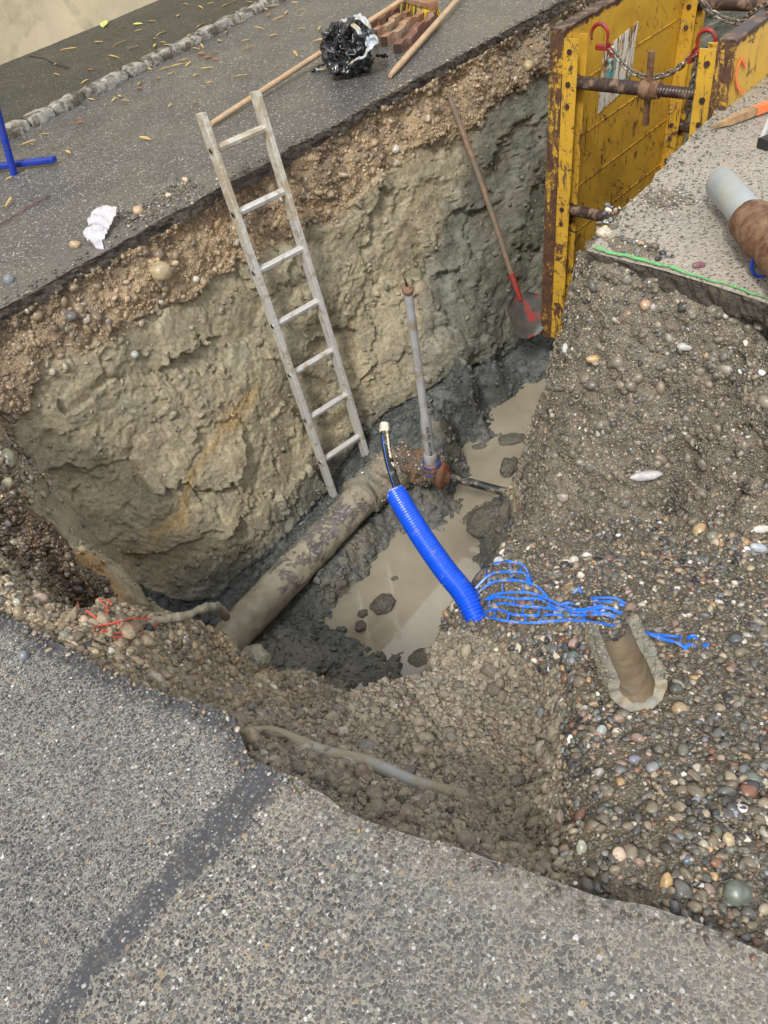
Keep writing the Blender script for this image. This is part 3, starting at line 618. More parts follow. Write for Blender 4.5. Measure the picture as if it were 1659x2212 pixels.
# near edge: x as a function of y
NEY = [-40, -3.16, -3.07, -2.91, -2.77, -2.56, -2.30, -2.20, -1.91, -1.5, -.5, 1, 40]
NEX = [4.0, -1.83, -1.86, -1.92, -1.97, -2.05, -2.115, -2.075, -2.165, -2.25, -2.44, -2.6, -12]
def near_x(y): return np.interp(y, NEY, NEX) + wob(y, .008, 1)
yn = np.concatenate([-40 + np.linspace(0, 35.6, 30), np.arange(-4.4, -.6, .012), np.linspace(-.6, 30, 40)[1:]])
def tarmask(P):
    # tar seam from the pit edge towards the viewer's left foot
    a = W(560, 1690)[:2]; b = W(420, 1850)[:2]; c = W(250, 2030)[:2]; d = W(90, 2212)[:2]; e = d + (d - c) * 3
    best = np.full(len(P), 9.)
    for p, q, w0 in ((a, b, .046), (b, c, .030), (c, d, .022), (d, e, .022)):
        v = q - p; t_ = np.clip(((P[:, :2] - p) @ v) / (v @ v), 0, 1); dd = np.linalg.norm(P[:, :2] - (p + t_[:, None] * v), axis=1) / (w0 / .05 * 1.0)
        best = np.minimum(best, dd)
    tar = 1.05 - best / .05 * .55
    edge = P[:, 0] - np.interp(P[:, 1], NEY, NEX); ed = 1.0 + (edge + .012) / .035 * .5
    tar = np.maximum(np.clip(tar, 0, 1), np.clip(ed, 0, 1) * np.where(P[:, 1] > -2.35, .8, .45))
    mud = sst(-.16, -.01, edge) * .35 * (P[:, 1] < -2.4) + .35 * sst(-2.6, -3.4, P[:, 1])
    # line where the coarser resurfaced patch begins
    return {'tar': tar, 'mud': mud}
# the seam also divides two surfacings: finer on the left, coarser on the right of it
seamP = [W(560, 1680)[:2], W(420, 1850)[:2], W(250, 2030)[:2], W(90, 2212)[:2]]
for nm, mt, sgn in (('pavement', 'asphalt_near', 1), ('pavement', 'asphalt_patch', -1)):
    pass
def seam_y(x):
    s_ = sorted([tuple(q) for q in seamP]); xs = [q[0] for q in s_]; ys = [q[1] for q in s_]
    k0 = (ys[1] - ys[0]) / (xs[1] - xs[0]); return np.where(x < xs[0], ys[0] + (x - xs[0]) * k0, np.interp(x, xs, ys))
dep = prog(.012, 75, 40)
y_seam0 = float(seam_y(np.array([near_x(np.array([-2.2]))[0]]))[0])
def f_left(A, B):   # A depth away from the pit, B: 0 at seam .. up
    yb = y_seam0 + B; x = near_x(yb) - A; sh = seam_y(x) - y_seam0; return x, yb + sh * np.exp(-B / 1.2)
def f_right(A, B):
    yb = y_seam0 - B; x = near_x(yb) - A; sh = seam_y(x) - y_seam0; return x, yb + sh * np.exp(-B / 1.2)
Bl = prog(.012, 130, 30); Br = prog(.012, 150, 30)
slab('pavement', f_left, dep, Bl, M['asphalt_near'], M['edge'], .075, ['a0'], tarmask)
slab('pavement', f_right, dep, Br, M['asphalt_patch'], M['edge'], .075, ['a0'], tarmask)
# street on the far side
def far_y(x): return wob(x, .013, 3) + .004
kl = W(30, 300); kr = W(600, 10)
def kerb_y(x): return kl[1] + (x - kl[0]) * (kr[1] - kl[1]) / (kr[0] - kl[0])
Fx = np.concatenate([np.linspace(-40, -2.7, 30), np.arange(-2.68, 7, .02), np.linspace(7.1, 60, 40)])
tt_ = np.concatenate([np.linspace(0, .25, 40), np.linspace(.25, 1, 40)[1:]])
def f_far(A, B): y0 = far_y(A); return A, y0 + (np.clip(kerb_y(A), 1.6, 5) - y0) * B
def farmask(P): return {'mud': sst(.30, .02, P[:, 1]) * .5 * sst(-.1, .5, fbm(P, .3, 3, 88)) + .25 * sst(.2, .8, fbm(P, .6, 3, 89)), 'wet': sst(1.0, .2, P[:, 1]) * sst(0, 1.0, P[:, 0]) * .8 + .1}
slab('street', f_far, Fx, tt_, M['asphalt_far'], M['edge'], .06, ['b0'], farmask)
slab('sidewalk', lambda A, B: (A, np.clip(kerb_y(A), 1.6, 5) + .09 + B), Fx[::2], np.linspace(0, 2.6, 40), M['asphalt_walk'], M['edge'], .05, [], None, z0=.058)
# right-hand pavement (sawn front edge, trench side edge)
def r_x(y): return np.interp(y, [-40, -3.6, -2.46, -2.1, -1.87, -1.7], [-4, -.36, -.22, -.175, -.165, -.15]) + wob(y, .003, 4)
def r_y(x): return np.interp(x, [-.2, .23, .82, 1.19, 1.57, 3, 60], [-1.83, -1.78, -1.70, -1.665, -1.67, -1.66, -1.6]) + wob(x, .012, 5)
ga = prog(.016, 200, 45); gb = prog(.016, 120, 40)
def f_r(A, B):
    yb = -1.83 - B; x0 = r_x(yb); x = x0 + A; return x, r_y(x) - B
def rmask(P): return {'mud': sst(-1.95, -1.72, P[:, 1]) * .5 * sst(-.2, .6, fbm(P, .1, 3, 90)), 'wet': sst(.5, 1.5, P[:, 0]) * .5}
slab('right_pavement', f_r, ga, gb, M['asphalt_right'], M['edge'], .075, ['a0', 'b0'], rmask)
# street plane further out, under everything, to the horizon
m_ = MB(); m_.box((0, 0, -2.6), ((1, 0, 0), (0, 1, 0), (0, 0, 1)), (400, 400, .1)); tag(m_.build('subsoil', M['darkmud']), kind='structure')
# kerb of rough stones
m_ = MB(); x = -14.0
while x < 14:
    L = random.uniform(.15, .27); xc = x + L / 2; yk = kerb_y(xc) + .055; dx = np.array((1, (kr[1] - kl[1]) / (kr[0] - kl[0]), 0)); dx /= np.linalg.norm(dx); dy = np.array((-dx[1], dx[0], 0))
    na, nb2, V, Fs = 7, 5, [], []
    hgt_ = .060 + random.uniform(-.005, .005); wd = .095 + random.uniform(-.015, .015); sk = random.uniform(-.012, .012)
    prof = [(-.5, -.06), (-.53, .4), (-.42, .88), (-.2, 1.0), (.2, 1.02), (.48, .96), (.5, .5)]
    for i in range(na):
        a = (i / (na - 1) - .5) * (L - .008); tap = 1 - .10 * abs(2 * i / (na - 1) - 1) ** 4
        for (b, c) in prof:
            q = np.array((xc, yk + sk, 0)) + dx * a + dy * b * wd * tap + np.array((0, 0, c * hgt_ * (1 - .14 * abs(2 * i / (na - 1) - 1) ** 5)))
            q = q + fbm(q[None] + random.random() * .0, .05, 3, 95)[0] * .0045 * np.array((.4, 1, .9)); V.append(q)
    k = len(prof); Fs = [(i * k + j, i * k + j + 1, (i + 1) * k + j + 1, (i + 1) * k + j) for i in range(na - 1) for j in range(k - 1)]
    Fs += [tuple(range(k)), tuple(range((na - 1) * k, na * k))[::-1]]; m_.add(V, Fs); x += L + random.uniform(.0, .008)
tag(m_.build('kerb', M['kerb'], smooth=True), kind='structure')
# house beyond the sidewalk
wb0 = W(0, 130, .09); wb1 = W(320, 0, .09); wy_ = lambda x: wb0[1] + (x - wb0[0]) * (wb1[1] - wb0[1]) / (wb1[0] - wb0[0])
hs_ = thing('house', 'pale yellow plastered house with stained wall base beyond the sidewalk', 'house', (2, float(wy_(2)), 0))
dxh = np.array((1, (wb1[1] - wb0[1]) / (wb1[0] - wb0[0]), 0)); dxh /= np.linalg.norm(dxh); dyh = np.array((-dxh[1], dxh[0], 0))
c0 = np.array((2, wy_(2), 0))
MB().box(c0 + dyh * 3 + np.array((0, 0, 2.95)), (dxh, dyh, (0, 0, 1)), (22, 6, 6.0)).build('wall', M['plaster'], hs_)
rf = MB(); e0 = 5.95
for a in (-1, 1): pass
V = [c0 + dxh * sx * 11.4 + dyh * yy + np.array((0, 0, zz)) for sx in (-1, 1) for yy, zz in ((-.45, e0), (-.45, e0 + .12), (3, e0 + 1.9), (6.5, e0 + .12), (6.5, e0))]
rf.add(V, [(0, 1, 6, 5), (1, 2, 7, 6), (2, 3, 8, 7), (3, 4, 9, 8), (4, 0, 5, 9), (0, 4, 3, 2, 1), (5, 6, 7, 8, 9)]).build('roof', M['roof'], hs_)

# markings
def ribbon_on(name, pts, wd, mt, z, th=.004):
    m_ = MB(); P = spl(pts, 10); P[:, 2] = z; n = len(P); wds = [wd * (.55 + .5 * random.random()) for _ in range(n)]
    m_.strip(P, wds, th); return tag(m_.build(name, mt), kind='structure')
g = []
for yy in np.linspace(-1.84, -2.62, 26): g.append((float(r_x(np.array([yy]))[0]) + .012 + random.uniform(-.004, .006), yy, 0))
P = spl(g, 3); nn = len(P); m_ = MB()
wds = [(.020 - .0185 * (i / nn) ** .7) * random.uniform(.6, 1.15) for i in range(nn)]; P[:, 2] = .0062; P[:, 0] += .004
m_.strip(P, wds, .003); tag(m_.build('green_line', M['green'], smooth=False), kind='structure')
ribbon_on('red_line', [W(-20, 500), W(30, 470), W(70, 445), W(108, 424)], .012, M['redline'], .006, .003)

ribbon_on('pavement_crack', [W(62, 120, .064), W(95, 126, .064), W(120, 138, .064), W(150, 146, .064)], .012, M['hole'], .0632, .002)

# ------------------------------------------------------------------ gravel and clods
def ico(sub):
    t_ = (1 + 5 ** .5) / 2
    V = [(-1, t_, 0), (1, t_, 0), (-1, -t_, 0), (1, -t_, 0), (0, -1, t_), (0, 1, t_), (0, -1, -t_), (0, 1, -t_), (t_, 0, -1), (t_, 0, 1), (-t_, 0, -1), (-t_, 0, 1)]
    F = [(0,11,5),(0,5,1),(0,1,7),(0,7,10),(0,10,11),(1,5,9),(5,11,4),(11,10,2),(10,7,6),(7,1,8),(3,9,4),(3,4,2),(3,2,6),(3,6,8),(3,8,9),(4,9,5),(2,4,11),(6,2,10),(8,6,7),(9,8,1)]
    V = [np.array(v) / np.linalg.norm(v) for v in V]
    for _ in range(sub):
        cache = {}; nf = []
        def mid(a, b):
            k = (min(a, b), max(a, b))
            if k not in cache: v = V[a] + V[b]; V.append(v / np.linalg.norm(v)); cache[k] = len(V) - 1
            return cache[k]
        for a, b, c in F: x_, y_, z_ = mid(a, b), mid(b, c), mid(c, a); nf += [(a, x_, z_), (b, y_, x_), (c, z_, y_), (x_, y_, z_)]
        F = nf
    return np.array(V), np.array(F)
IV1, IF1 = ico(1); IV2, IF2 = ico(2); IV3, IF3 = ico(3)
PC = np.array([c for c, w_ in PEB]); PW = np.array([w_ for c, w_ in PEB], float); PW /= PW.sum()
def scatter(name, pos, nrm, rad, cols, tilt, sink, mt, base=(IV1, IF1), lump=.12, flat=(.55, .8), kind=None, squash_n=True):
    n = len(pos)
    if n == 0: return None
    tz = nrm + tilt * RNG.normal(size=(n, 3)); tz /= np.linalg.norm(tz, axis=1, keepdims=True)
    rx = RNG.normal(size=(n, 3)); tx = rx - (rx * tz).sum(1, keepdims=True) * tz; tx /= np.linalg.norm(tx, axis=1, keepdims=True); ty = np.cross(tz, tx)
    sc = np.stack([rad * 1.1, rad * RNG.uniform(.60, 1.0, n), rad * RNG.uniform(flat[0], flat[1], n)], 1)
    BV_, BF = base; nv = len(BV_)
    lumpn = 1 + lump * RNG.normal(size=(n, nv))
    if base is not (IV1, IF1): pass
    U = BV_[None] * lumpn[..., None]; dr = RNG.normal(size=(n, 1, 3)); dr /= np.linalg.norm(dr, axis=2, keepdims=True)
    U = U * (1 + RNG.uniform(0, .28, (n, 1, 1)) * (U * dr).sum(2, keepdims=True))
    for _ in range(3):
        dr = RNG.normal(size=(n, 1, 3)); dr /= np.linalg.norm(dr, axis=2, keepdims=True); U = U - np.maximum(0, (U * dr).sum(2, keepdims=True) - RNG.uniform(.45, 1.05, (n, 1, 1))) * dr
    L = U * sc[:, None, :]
    V = pos[:, None, :] + nrm[:, None, :] * (sc[:, 2] * (1 - 2 * sink))[:, None, None] + L[..., 0:1] * tx[:, None] + L[..., 1:2] * ty[:, None] + L[..., 2:3] * tz[:, None]
    F = (BF[None] + (np.arange(n) * nv)[:, None, None]).reshape(-1, 3)
    C = np.repeat(cols, nv, axis=0)
    return mesh_np(name, V.reshape(-1, 3), F, mt, col=C, extra=None)
fa = P1[TF[:, 0]]; fb = P1[TF[:, 1]]; fc = P1[TF[:, 2]]; fcross = np.cross(fb - fa, P1[TF[:, 3]] - fa); farea = np.linalg.norm(fcross, axis=1)
fn = n0[TF[:, 0]]
toC = CAM - fa; dist = np.linalg.norm(toC, axis=1)
vi = TF[:, 0]
vis = ~UND.ravel()[vi] & (fa[:, 0] < 3.0) & ~((fa[:, 0] > 0.0) & (fa[:, 1] < -1.7)) & (fa[:, 2] > -1.82) & ((fn * toC).sum(1) > -.25 * dist) & (fa[:, 1] > -3.5)
def zone_scatter(name, dens, rmed, rsig, rmin, rmax, coat, tilt=.35, sink=.32, mt='pebble', cap=60000, pal=None, lump=.10, flat=(.5, .8), bright=1.0):
    w_ = farea * dens * vis; tot = w_.sum(); n = int(min(cap, tot)); idx = RNG.choice(len(w_), n, p=w_ / tot)
    a_, b_ = RNG.random((2, n, 1)); ps = fa[idx] + a_ * (fb[idx] - fa[idx]) + b_ * (P1[TF[idx, 3]] - fa[idx])
    r = np.clip(rmed * np.exp(rsig * RNG.normal(size=n)), rmin, rmax)
    ci = RNG.choice(len(PC), n, p=PW); c = PC[ci] * RNG.uniform(.7, 1.3, (n, 1)) * bright
    mc = cl[vi[idx]] * RNG.uniform(.75, 1.25, (n, 1)); k = np.clip(coat[idx] + .18 * RNG.normal(size=n), 0, 1)[:, None] if hasattr(coat, '__len__') else coat
    c = (c * (1 - k) + mc * k) * pocket_shade[vi[idx]][:, None]  # pebbles in the side pocket get the same painted shade
    o = scatter(name, ps, fn[idx], r, c, tilt, sink, M[mt], lump=lump, flat=flat); tag(o, kind='stuff'); return o
FLD = (field & ~front)[vi].astype(float); FRT = front[vi].astype(float); HOL = hollow[vi].astype(float); BNK = (bank > 0)[vi].astype(float)
GW = (g_wall * is_far)[vi] * (1 - BNK); FLR = floor[vi].astype(float); DRF = 1; ALLC = np.clip(1 - FLD - FRT - HOL - BNK - GW - FLR, 0, 1)
clump = sst(-.5, .5, fbm(fa, .22, 2, 55)); 
lo_field = sst(-.9, -.2, fa[:, 2])
z1 = tag(zone_scatter('gravel', FLD * (4000 + 9000 * clump), .0062, .42, .003, .020, .46 - .30 * clump, bright=1.25), 'loose wet mixed gravel covering the dug ground at lower right', 'gravel', kind='stuff')
tag(zone_scatter('gravel', FRT * 9500 + (FLD * 5000), .0034, .46, .0016, .014, np.where(FRT > .5, .52, .40), sink=.42, bright=1.2), 'small stones set in the grey gravel bank under the right pavement', 'gravel', kind='stuff')
tag(zone_scatter('gravel', HOL * 17000, .0047, .45, .002, .016, .84 * np.ones(len(fa)), mt='clod', lump=.2, flat=(.6, .9)), 'muddy crumbs of soil and gravel in the hollow by the pavement', 'soil', kind='stuff')
tag(zone_scatter('gravel', BNK * 15000, .0052, .45, .0025, .018, .50 * np.ones(len(fa))), 'tan gravel along the left rim of the pit', 'gravel', kind='stuff')
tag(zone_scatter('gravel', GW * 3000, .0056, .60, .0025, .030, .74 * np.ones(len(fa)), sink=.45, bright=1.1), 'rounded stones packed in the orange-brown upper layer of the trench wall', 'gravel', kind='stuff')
tag(zone_scatter('clay_crumbs', (ALLC * 160 + FLR * 900) * (fa[:, 0] < 2.5), .0070, .55, .003, .022, .93 * np.ones(len(fa)), mt='clod', lump=.25, sink=.35), 'crumbs of clay on the trench wall and floor', 'soil', kind='stuff')
tag(zone_scatter('gravel', FRT * 500 + GW * 250, .0100, .42, .004, .026, .80 * np.ones(len(fa)), sink=.5), 'larger mud-coated stones bedded in the cut faces of the pit', 'gravel', kind='stuff')
tag(zone_scatter('gravel', HOL * 700, .0120, .40, .006, .028, .70 * np.ones(len(fa)), mt='clod', lump=.14, sink=.35), 'larger muddy lumps in the hollow', 'soil', kind='stuff')
tag(zone_scatter('gravel', HOL * 3500, .0045, .5, .002, .014, .45 * np.ones(len(fa))), 'small stones washed clean among the soil crumbs of the hollow', 'gravel', kind='stuff')
# grit spilled over the pavement edges
def corner_stones():
    ps = []; rr = []
    for _ in range(60):
        t_ = random.random(); p = W(1300 + 25 * t_ + random.gauss(0, 9), 515 - 65 * t_ + random.gauss(0, 8), -.02); ps.append(p); rr.append(random.uniform(.004, .013))
    ps = np.array(ps); n = len(ps); ci = RNG.choice(len(PC), n, p=PW); return scatter('gravel', ps, np.tile((0, 0, 1.), (n, 1)), np.array(rr), PC[ci] * 1.3 + .02, .3, .3, M['pebble'])
tag(corner_stones(), 'pale pebbles crumbling from the corner of the right pavement', 'gravel', kind='stuff')
def edge_grit():
    ps, rr = [], []
    for _ in range(420):
        t_ = random.random() ** .8; p = W(262 + 150 * t_ + random.gauss(0, 14), 478 - 72 * t_ + random.gauss(0, 10)); ps.append((p[0], max(p[1], .0), .002)); rr.append(random.uniform(.002, .008) * (1 if random.random() < .9 else 1.9))
    for _ in range(420):
        y = random.uniform(-3.3, -1.3); d = abs(random.gauss(0, .025)); ps.append((float(near_x(np.array([y]))[0]) - d, y, .002)); rr.append(random.uniform(.0015, .005) * (1 if random.random() < .93 else 1.8))
    for _ in range(500):
        x = random.uniform(-1.6, 3); d = abs(random.gauss(0, .05)) if x < .1 else abs(random.gauss(0, .02)); ps.append((x, float(far_y(np.array([x]))[0]) + d, .002)); rr.append(random.uniform(.003, .009))
    for _ in range(700):
        x = random.uniform(-.15, 2); d = abs(random.gauss(0, .12)); ps.append((x, float(r_y(np.array([x]))[0]) - d, .002)); rr.append(random.uniform(.0015, .006))
    for _ in range(500):
        p = W(1200 - 1659 + 1659 + random.gauss(20, 40), random.gauss(430, 12)); 
        p = W(1440 + random.gauss(0, 30), 432 + random.gauss(0, 10)); ps.append((p[0], p[1], .002)); rr.append(random.uniform(.002, .006))
    ps = np.array(ps); n = len(ps); ci = RNG.choice(len(PC), n, p=PW); c = PC[ci] * .6 + np.array(MUD) * .4
    return scatter('gravel', ps, np.tile((0, 0, 1.), (n, 1)), np.array(rr), c, .2, .1, M['pebble'])
tag(edge_grit(), 'grit spilled over the pavement edges around the pit', 'gravel', kind='stuff')
#@@STUFF_END

# water
m_ = MB(); n = 24
m_.add([(-1.62, -1.75, -1.75), (5.9, -1.75, -1.75), (5.9, -.38, -1.75), (-1.62, -.38, -1.75)], [(0, 1, 2, 3)])
tag(m_.build('water', M['water']), kind='structure')

# ------------------------------------------------------------------ notable single stones: (px, py, width px, height px, tilt deg, colour, label)
STN = [
 (1338,1853,30,44,-15,(.50,.38,.28),'pale pink egg-shaped stone among gravel above the pavement edge'),
 (1592,1936,62,60,10,(.13,.145,.12),'large round green-grey stone at the pavement edge, lower right'),
 (1574,1818,26,40,-15,(.40,.31,.19),'tan oval pebble standing out in the gravel above the big green-grey stone'),
 (1257,1836,24,40,0,(.32,.33,.26),'pale grey-green striped stone at the right foot of the hollow'),
 (1440,1912,28,50,10,(.40,.27,.13),'ochre knobbly stone next to the pavement edge'),
 (903,1625,46,28,0,(.26,.20,.14),'brown muddy cobble lying in the middle of the hollow'),
 (1513,1152,34,46,10,(.46,.33,.18),'large tan egg-shaped stone at the foot of the gravel bank'),
 (1470,1537,38,34,0,(.34,.25,.15),'round tan stone to the right of the broken half pipe'),
 (1397,1027,70,22,-8,(.50,.47,.47),'long pale lilac stone sticking out of the gravel bank'),
 (1480,748,36,18,5,(.42,.42,.38),'pale grey oval stone set high in the gravel bank'),
 (1368,777,1,1,0,None,''),
 (1285,776,34,18,0,(.48,.34,.17),'orange-tan stone near the corner of the gravel bank'),
 (1225,750,16,26,15,(.50,.54,.50),'white and green stone at the upper corner of the gravel bank'),
 (1396,660,24,24,20,(.44,.28,.19),'pink-orange stone just below the dark pavement edge'),
 (1305,506,36,26,10,(.50,.44,.33),'large cream cobble on the corner of the right pavement'),
 (1320,455,18,16,0,(.42,.42,.38),'small pale grey stone on the trench corner above the cream cobble'),
 (1327,573,1,1,0,None,''),
 (1509,574,30,14,-5,(.20,.09,.10),'purple flat stone on the right pavement behind the green line'),
 (1421,560,14,9,0,(.03,.032,.03),'little black stone on the pavement by the green line'),
 (52,1417,22,24,0,(.15,.165,.18),'smooth blue-grey pebble on the near pavement at left'),
 (346,588,50,42,0,(.36,.29,.17),'large cream cobble embedded in the orange gravel layer of the trench wall'),
 (152,684,30,24,0,(.12,.11,.10),'dark brown-grey cobble at the left in the trench wall'),
 (290,766,17,17,0,(.40,.40,.36),'round pale grey pebble in the clay below the gravel layer'),
 (18,992,30,44,-20,(.17,.165,.11),'large olive-grey cobble at the left border of the pit'),
 (12,1048,26,34,30,(.33,.30,.20),'pale olive oval stone below the olive-grey cobble at left'),
 (181,1342,24,24,0,(.42,.29,.20),'pink-beige stone beside the red string'),
 (287,1413,1,1,0,None,''),
 (300,458,24,22,0,(.42,.31,.19),'tan stone at the street edge above the trench, beside the crumpled paper'),
 (163,530,24,18,0,(.40,.29,.17),'tan stone at the street edge left of the crumpled paper'),
 (402,390,18,11,25,(.50,.36,.26),'pinkish stone at the street edge left of the ladder'),
 (365,424,14,12,0,(.50,.45,.34),'small cream stone at the street edge between ladder and paper'),
 (20,605,22,24,10,(.18,.19,.20),'grey stone on the street edge at the left of the picture'),
 (853,322,20,18,0,(.45,.42,.34),'round pale stone in the gravel layer right of the ladder'),
 (738,378,28,12,0,(.38,.31,.22),'flat tan stone in the gravel layer just right of the ladder top'),
 (1140,143,20,22,0,(.40,.31,.18),'tan stone high in the trench wall left of the yellow box'),
 (1299,1582,22,30,20,(.34,.37,.35),'pale grey-green stone in the colourful gravel below the half pipe'),
 (1334,1585,26,24,0,(.55,.45,.34),'white and tan rounded stone in the gravel below the half pipe'),
 (1372,1643,28,22,-10,(.20,.20,.25),'violet-grey stone in the gravel right of the hollow'),
 (1290,1520,36,14,-5,(.34,.25,.17),'long brown stone beside the broken half pipe'),
 (1240,1422,30,26,0,(.13,.17,.15),'green-grey stone at the top of the ledge left of the half pipe'),
 (1281,1412,34,22,0,(.24,.12,.07),'reddish brown stone touching the left side of the half pipe'),
 (1486,1860,26,22,-20,(.10,.12,.15),'slate-blue stone in the gravel near the right border'),
 (1138,1520,28,22,-10,(.23,.21,.17),'grey muddy cobble against the ledge in the hollow'),
 (1120,1552,1,1,0,None,''),
 (1240,1213,22,22,0,(.52,.50,.43),'round white stone right of the blue net'),
 (1253,1222,1,1,0,None,''),
 (1079,1217,24,26,0,(.42,.43,.44),'pale grey stone above the blue net by the puddle'),
 (1645,1143,40,18,-5,(.60,.58,.52),'white flat stone at the right border by the bank foot'),
 (1640,1186,40,22,15,(.38,.41,.45),'pale blue-grey stone at the right border below the white stone'),
 (80,1300,44,34,-10,(.34,.25,.20),'large pink-beige stone on the gravel rim at left, below the dark side pocket'),
 (36,1303,18,18,0,(.42,.45,.38),'pale greenish stone left of the large pink-beige one'),
 (158,1396,22,20,0,(.45,.33,.25),'pink stone touching the near pavement edge at left'),
 (186,1401,22,18,20,(.05,.055,.065),'black stone next to the pink stone at the near pavement edge'),
 (176,1412,18,12,10,(.55,.53,.47),'small white stone below the black one at the near pavement edge'),
 (205,1410,18,15,0,(.46,.36,.22),'cream stone right of the black one at the near pavement edge'),
 (140,1375,26,22,10,(.20,.20,.15),'olive-grey stone above the pink stone at the near pavement edge'),
 (311,1486,30,22,20,(.40,.35,.28),'pale brownish-grey stone on the lip of the near pavement'),
 (288,1479,22,18,0,(.16,.18,.13),'dark green stone left of the pale one on the pavement lip'),
 (503,1584,30,24,0,(.22,.165,.12),'brown stone between pale conduit and near pavement corner'),
 (1541,1160,26,26,0,(.22,.22,.17),'olive stone beside the large tan egg-shaped stone'),
]
def stone(px, py, wx, hy, tl, colr, label, on=None):
    if colr is None: return
    if on is None: p, n = hit(px, py)
    else: p = W(px, py, on); n = np.array((0, 0, 1.))
    dpt = (p - CAM) @ (-BK); s_ = dpt / 1660; rx, ry = wx * s_ / 2, hy * s_ / 2; rz = min(rx, ry) * .85
    an = math.radians(tl); ax = RT * math.cos(an) - UP * math.sin(an); ay = UP * math.cos(an) + RT * math.sin(an)
    sd = random.randint(0, 99); V = IV3 * (1 + .07 * fbm(IV3 + sd, .9, 3, sd)[:, None])
    q = V[:, 0:1] * ax * rx + V[:, 1:2] * ay * ry + V[:, 2:3] * BK * rz
    c = p + n * rz * .25
    sp = fbm(IV3 * 1.3 + sd, .5, 3, sd + 5); cc = np.array(colr) * (1 + .22 * sp[:, None])
    Vw = c + q; o = mesh_np('stone', Vw, IF3, M['pebble'], origin=tuple(c - np.array((0, 0, q[:, 2].ptp() / 2 if hasattr(q[:, 2], 'ptp') else np.ptp(q[:, 2]) / 2))), col=cc)
    return tag(o, label, 'stone')
STREET = {(163,530),(300,458),(402,390),(365,424),(20,605),(1509,574),(1421,560),(52,1417)}
for s_ in STN:
    stone(*s_, on=(.006 if (s_[0], s_[1]) in STREET else (-.0 if (s_[0], s_[1]) in {(1305,506)} else None)))

# ------------------------------------------------------------------ ladder
ra = np.array((.99415, -.10182, .0005)); ra /= np.linalg.norm(ra)
rd = np.array((-.06506, -.14392, -.98753)); dt_ = float(rd @ ra); rd = rd - ra * dt_ * .25; rd /= np.linalg.norm(rd); ra = ra - rd * dt_ * .5; ra /= np.linalg.norm(ra); rn = np.cross(ra, rd); rn = rn if rn[1] < 0 else -rn
L0 = np.array((-.33166, -.05035, .18390)) + rn * .02                    # inner left end of the top rung
lad = thing('ladder', 'weathered aluminium ladder standing in the trench against the far wall', 'ladder', tuple(L0 + rd * 2.1))
W_IN, RW_, RD_ = .262, .026, .062
for sd_, off in ((0, -RW_ / 2), (1, W_IN + RW_ / 2)):
    c = L0 + ra * off
    top, bot = (-.15, 2.14)
    r1 = MB().box(c + rd * (top + .42) / 2, (rd, ra, rn), (.42 - top, RW_, RD_), .003).build('rail', M['alu_mud'], lad)
    r2 = MB().box(c + rd * (.42 + bot) / 2, (rd, ra, rn), (bot - .42, RW_, RD_), .003).build('rail', M['alu'], lad)
    for k in range(8):
        h = MB(); ce = c + rd * (.28 * k) + ra * (-1 if sd_ == 0 else 1) * (RW_ / 2 + .001)
        h.tube([ce - ra * .003, ce + ra * .003], .0135, 14); o = h.build('rivet', M['steel'], r1 if k < 2 else r2, smooth=True)
        h = MB(); h.tube([ce - ra * .0045, ce + ra * .0045], .0095, 12); h.build('socket', M['hole'], r1 if k < 2 else r2)
for k in range(8):
    a = L0 + rd * (.28 * k) - ra * .004; b = a + ra * (W_IN + .008)
    MB().box((a + b) / 2, (ra, rn + rd * .35, rd - rn * .35), (W_IN + .008, .034, .030), .007).build('rung', M['alu_mud'] if k == 0 else M['alu'], lad, smooth=True)

# ------------------------------------------------------------------ trench box
bx = thing('trench_box', 'rusty yellow steel trench box with two plates and screw struts, far end of the pit', 'trench box', (1.8, -1.3, -1.4))
def plate_mesh(x0, x1, z0, z1, y_of_z, th, name, label=None):
    # thick plate; grid on faces so that wear attributes can vary
    nx, nz = 60, 60; V = []; wr = []
    for side in (0, 1):
        for i in range(nz + 1):
            z = z0 + (z1 - z0) * i / nz
            for j in range(nx + 1):
                x = x0 + (x1 - x0) * j / nx; V.append((x, y_of_z(z) + (th / 2 if side else -th / 2), z)); e = min(x - x0, z1 - z); wr.append(max(0, 1 - e / .03))
    n1 = (nx + 1) * (nz + 1); F = []
    for i in range(nz):
        for j in range(nx):
            a = i * (nx + 1) + j; q = (a, a + 1, a + nx + 2, a + nx + 1); F.append(q); F.append(tuple(v + n1 for v in q[::-1]))
    for j in range(nx): a = nz * (nx + 1) + j; F.append((a, a + 1, a + 1 + n1, a + n1)); F.append((j + 1, j, j + n1, j + 1 + n1))
    for i in range(nz): a = i * (nx + 1); F.append((a + nx + 1, a, a + n1, a + nx + 1 + n1)); b = a + nx; F.append((b, b + nx + 1, b + nx + 1 + n1, b + n1))
    return mesh_np(name, V, F, M['yellow'], bx, smooth=False, extra={'wear': wr})
BXL, BXR = 1.13, 2.62
yl = lambda z: -.87 + (.25 - z) * .06; yr = lambda z: -1.685 + (.25 - z) * .02
ZB1 = -1.42
pl = plate_mesh(BXL, BXR, ZB1, .25, yl, .058, 'plate'); pr = plate_mesh(BXL - .04, BXR, ZB1, .25, yr, .058, 'plate')
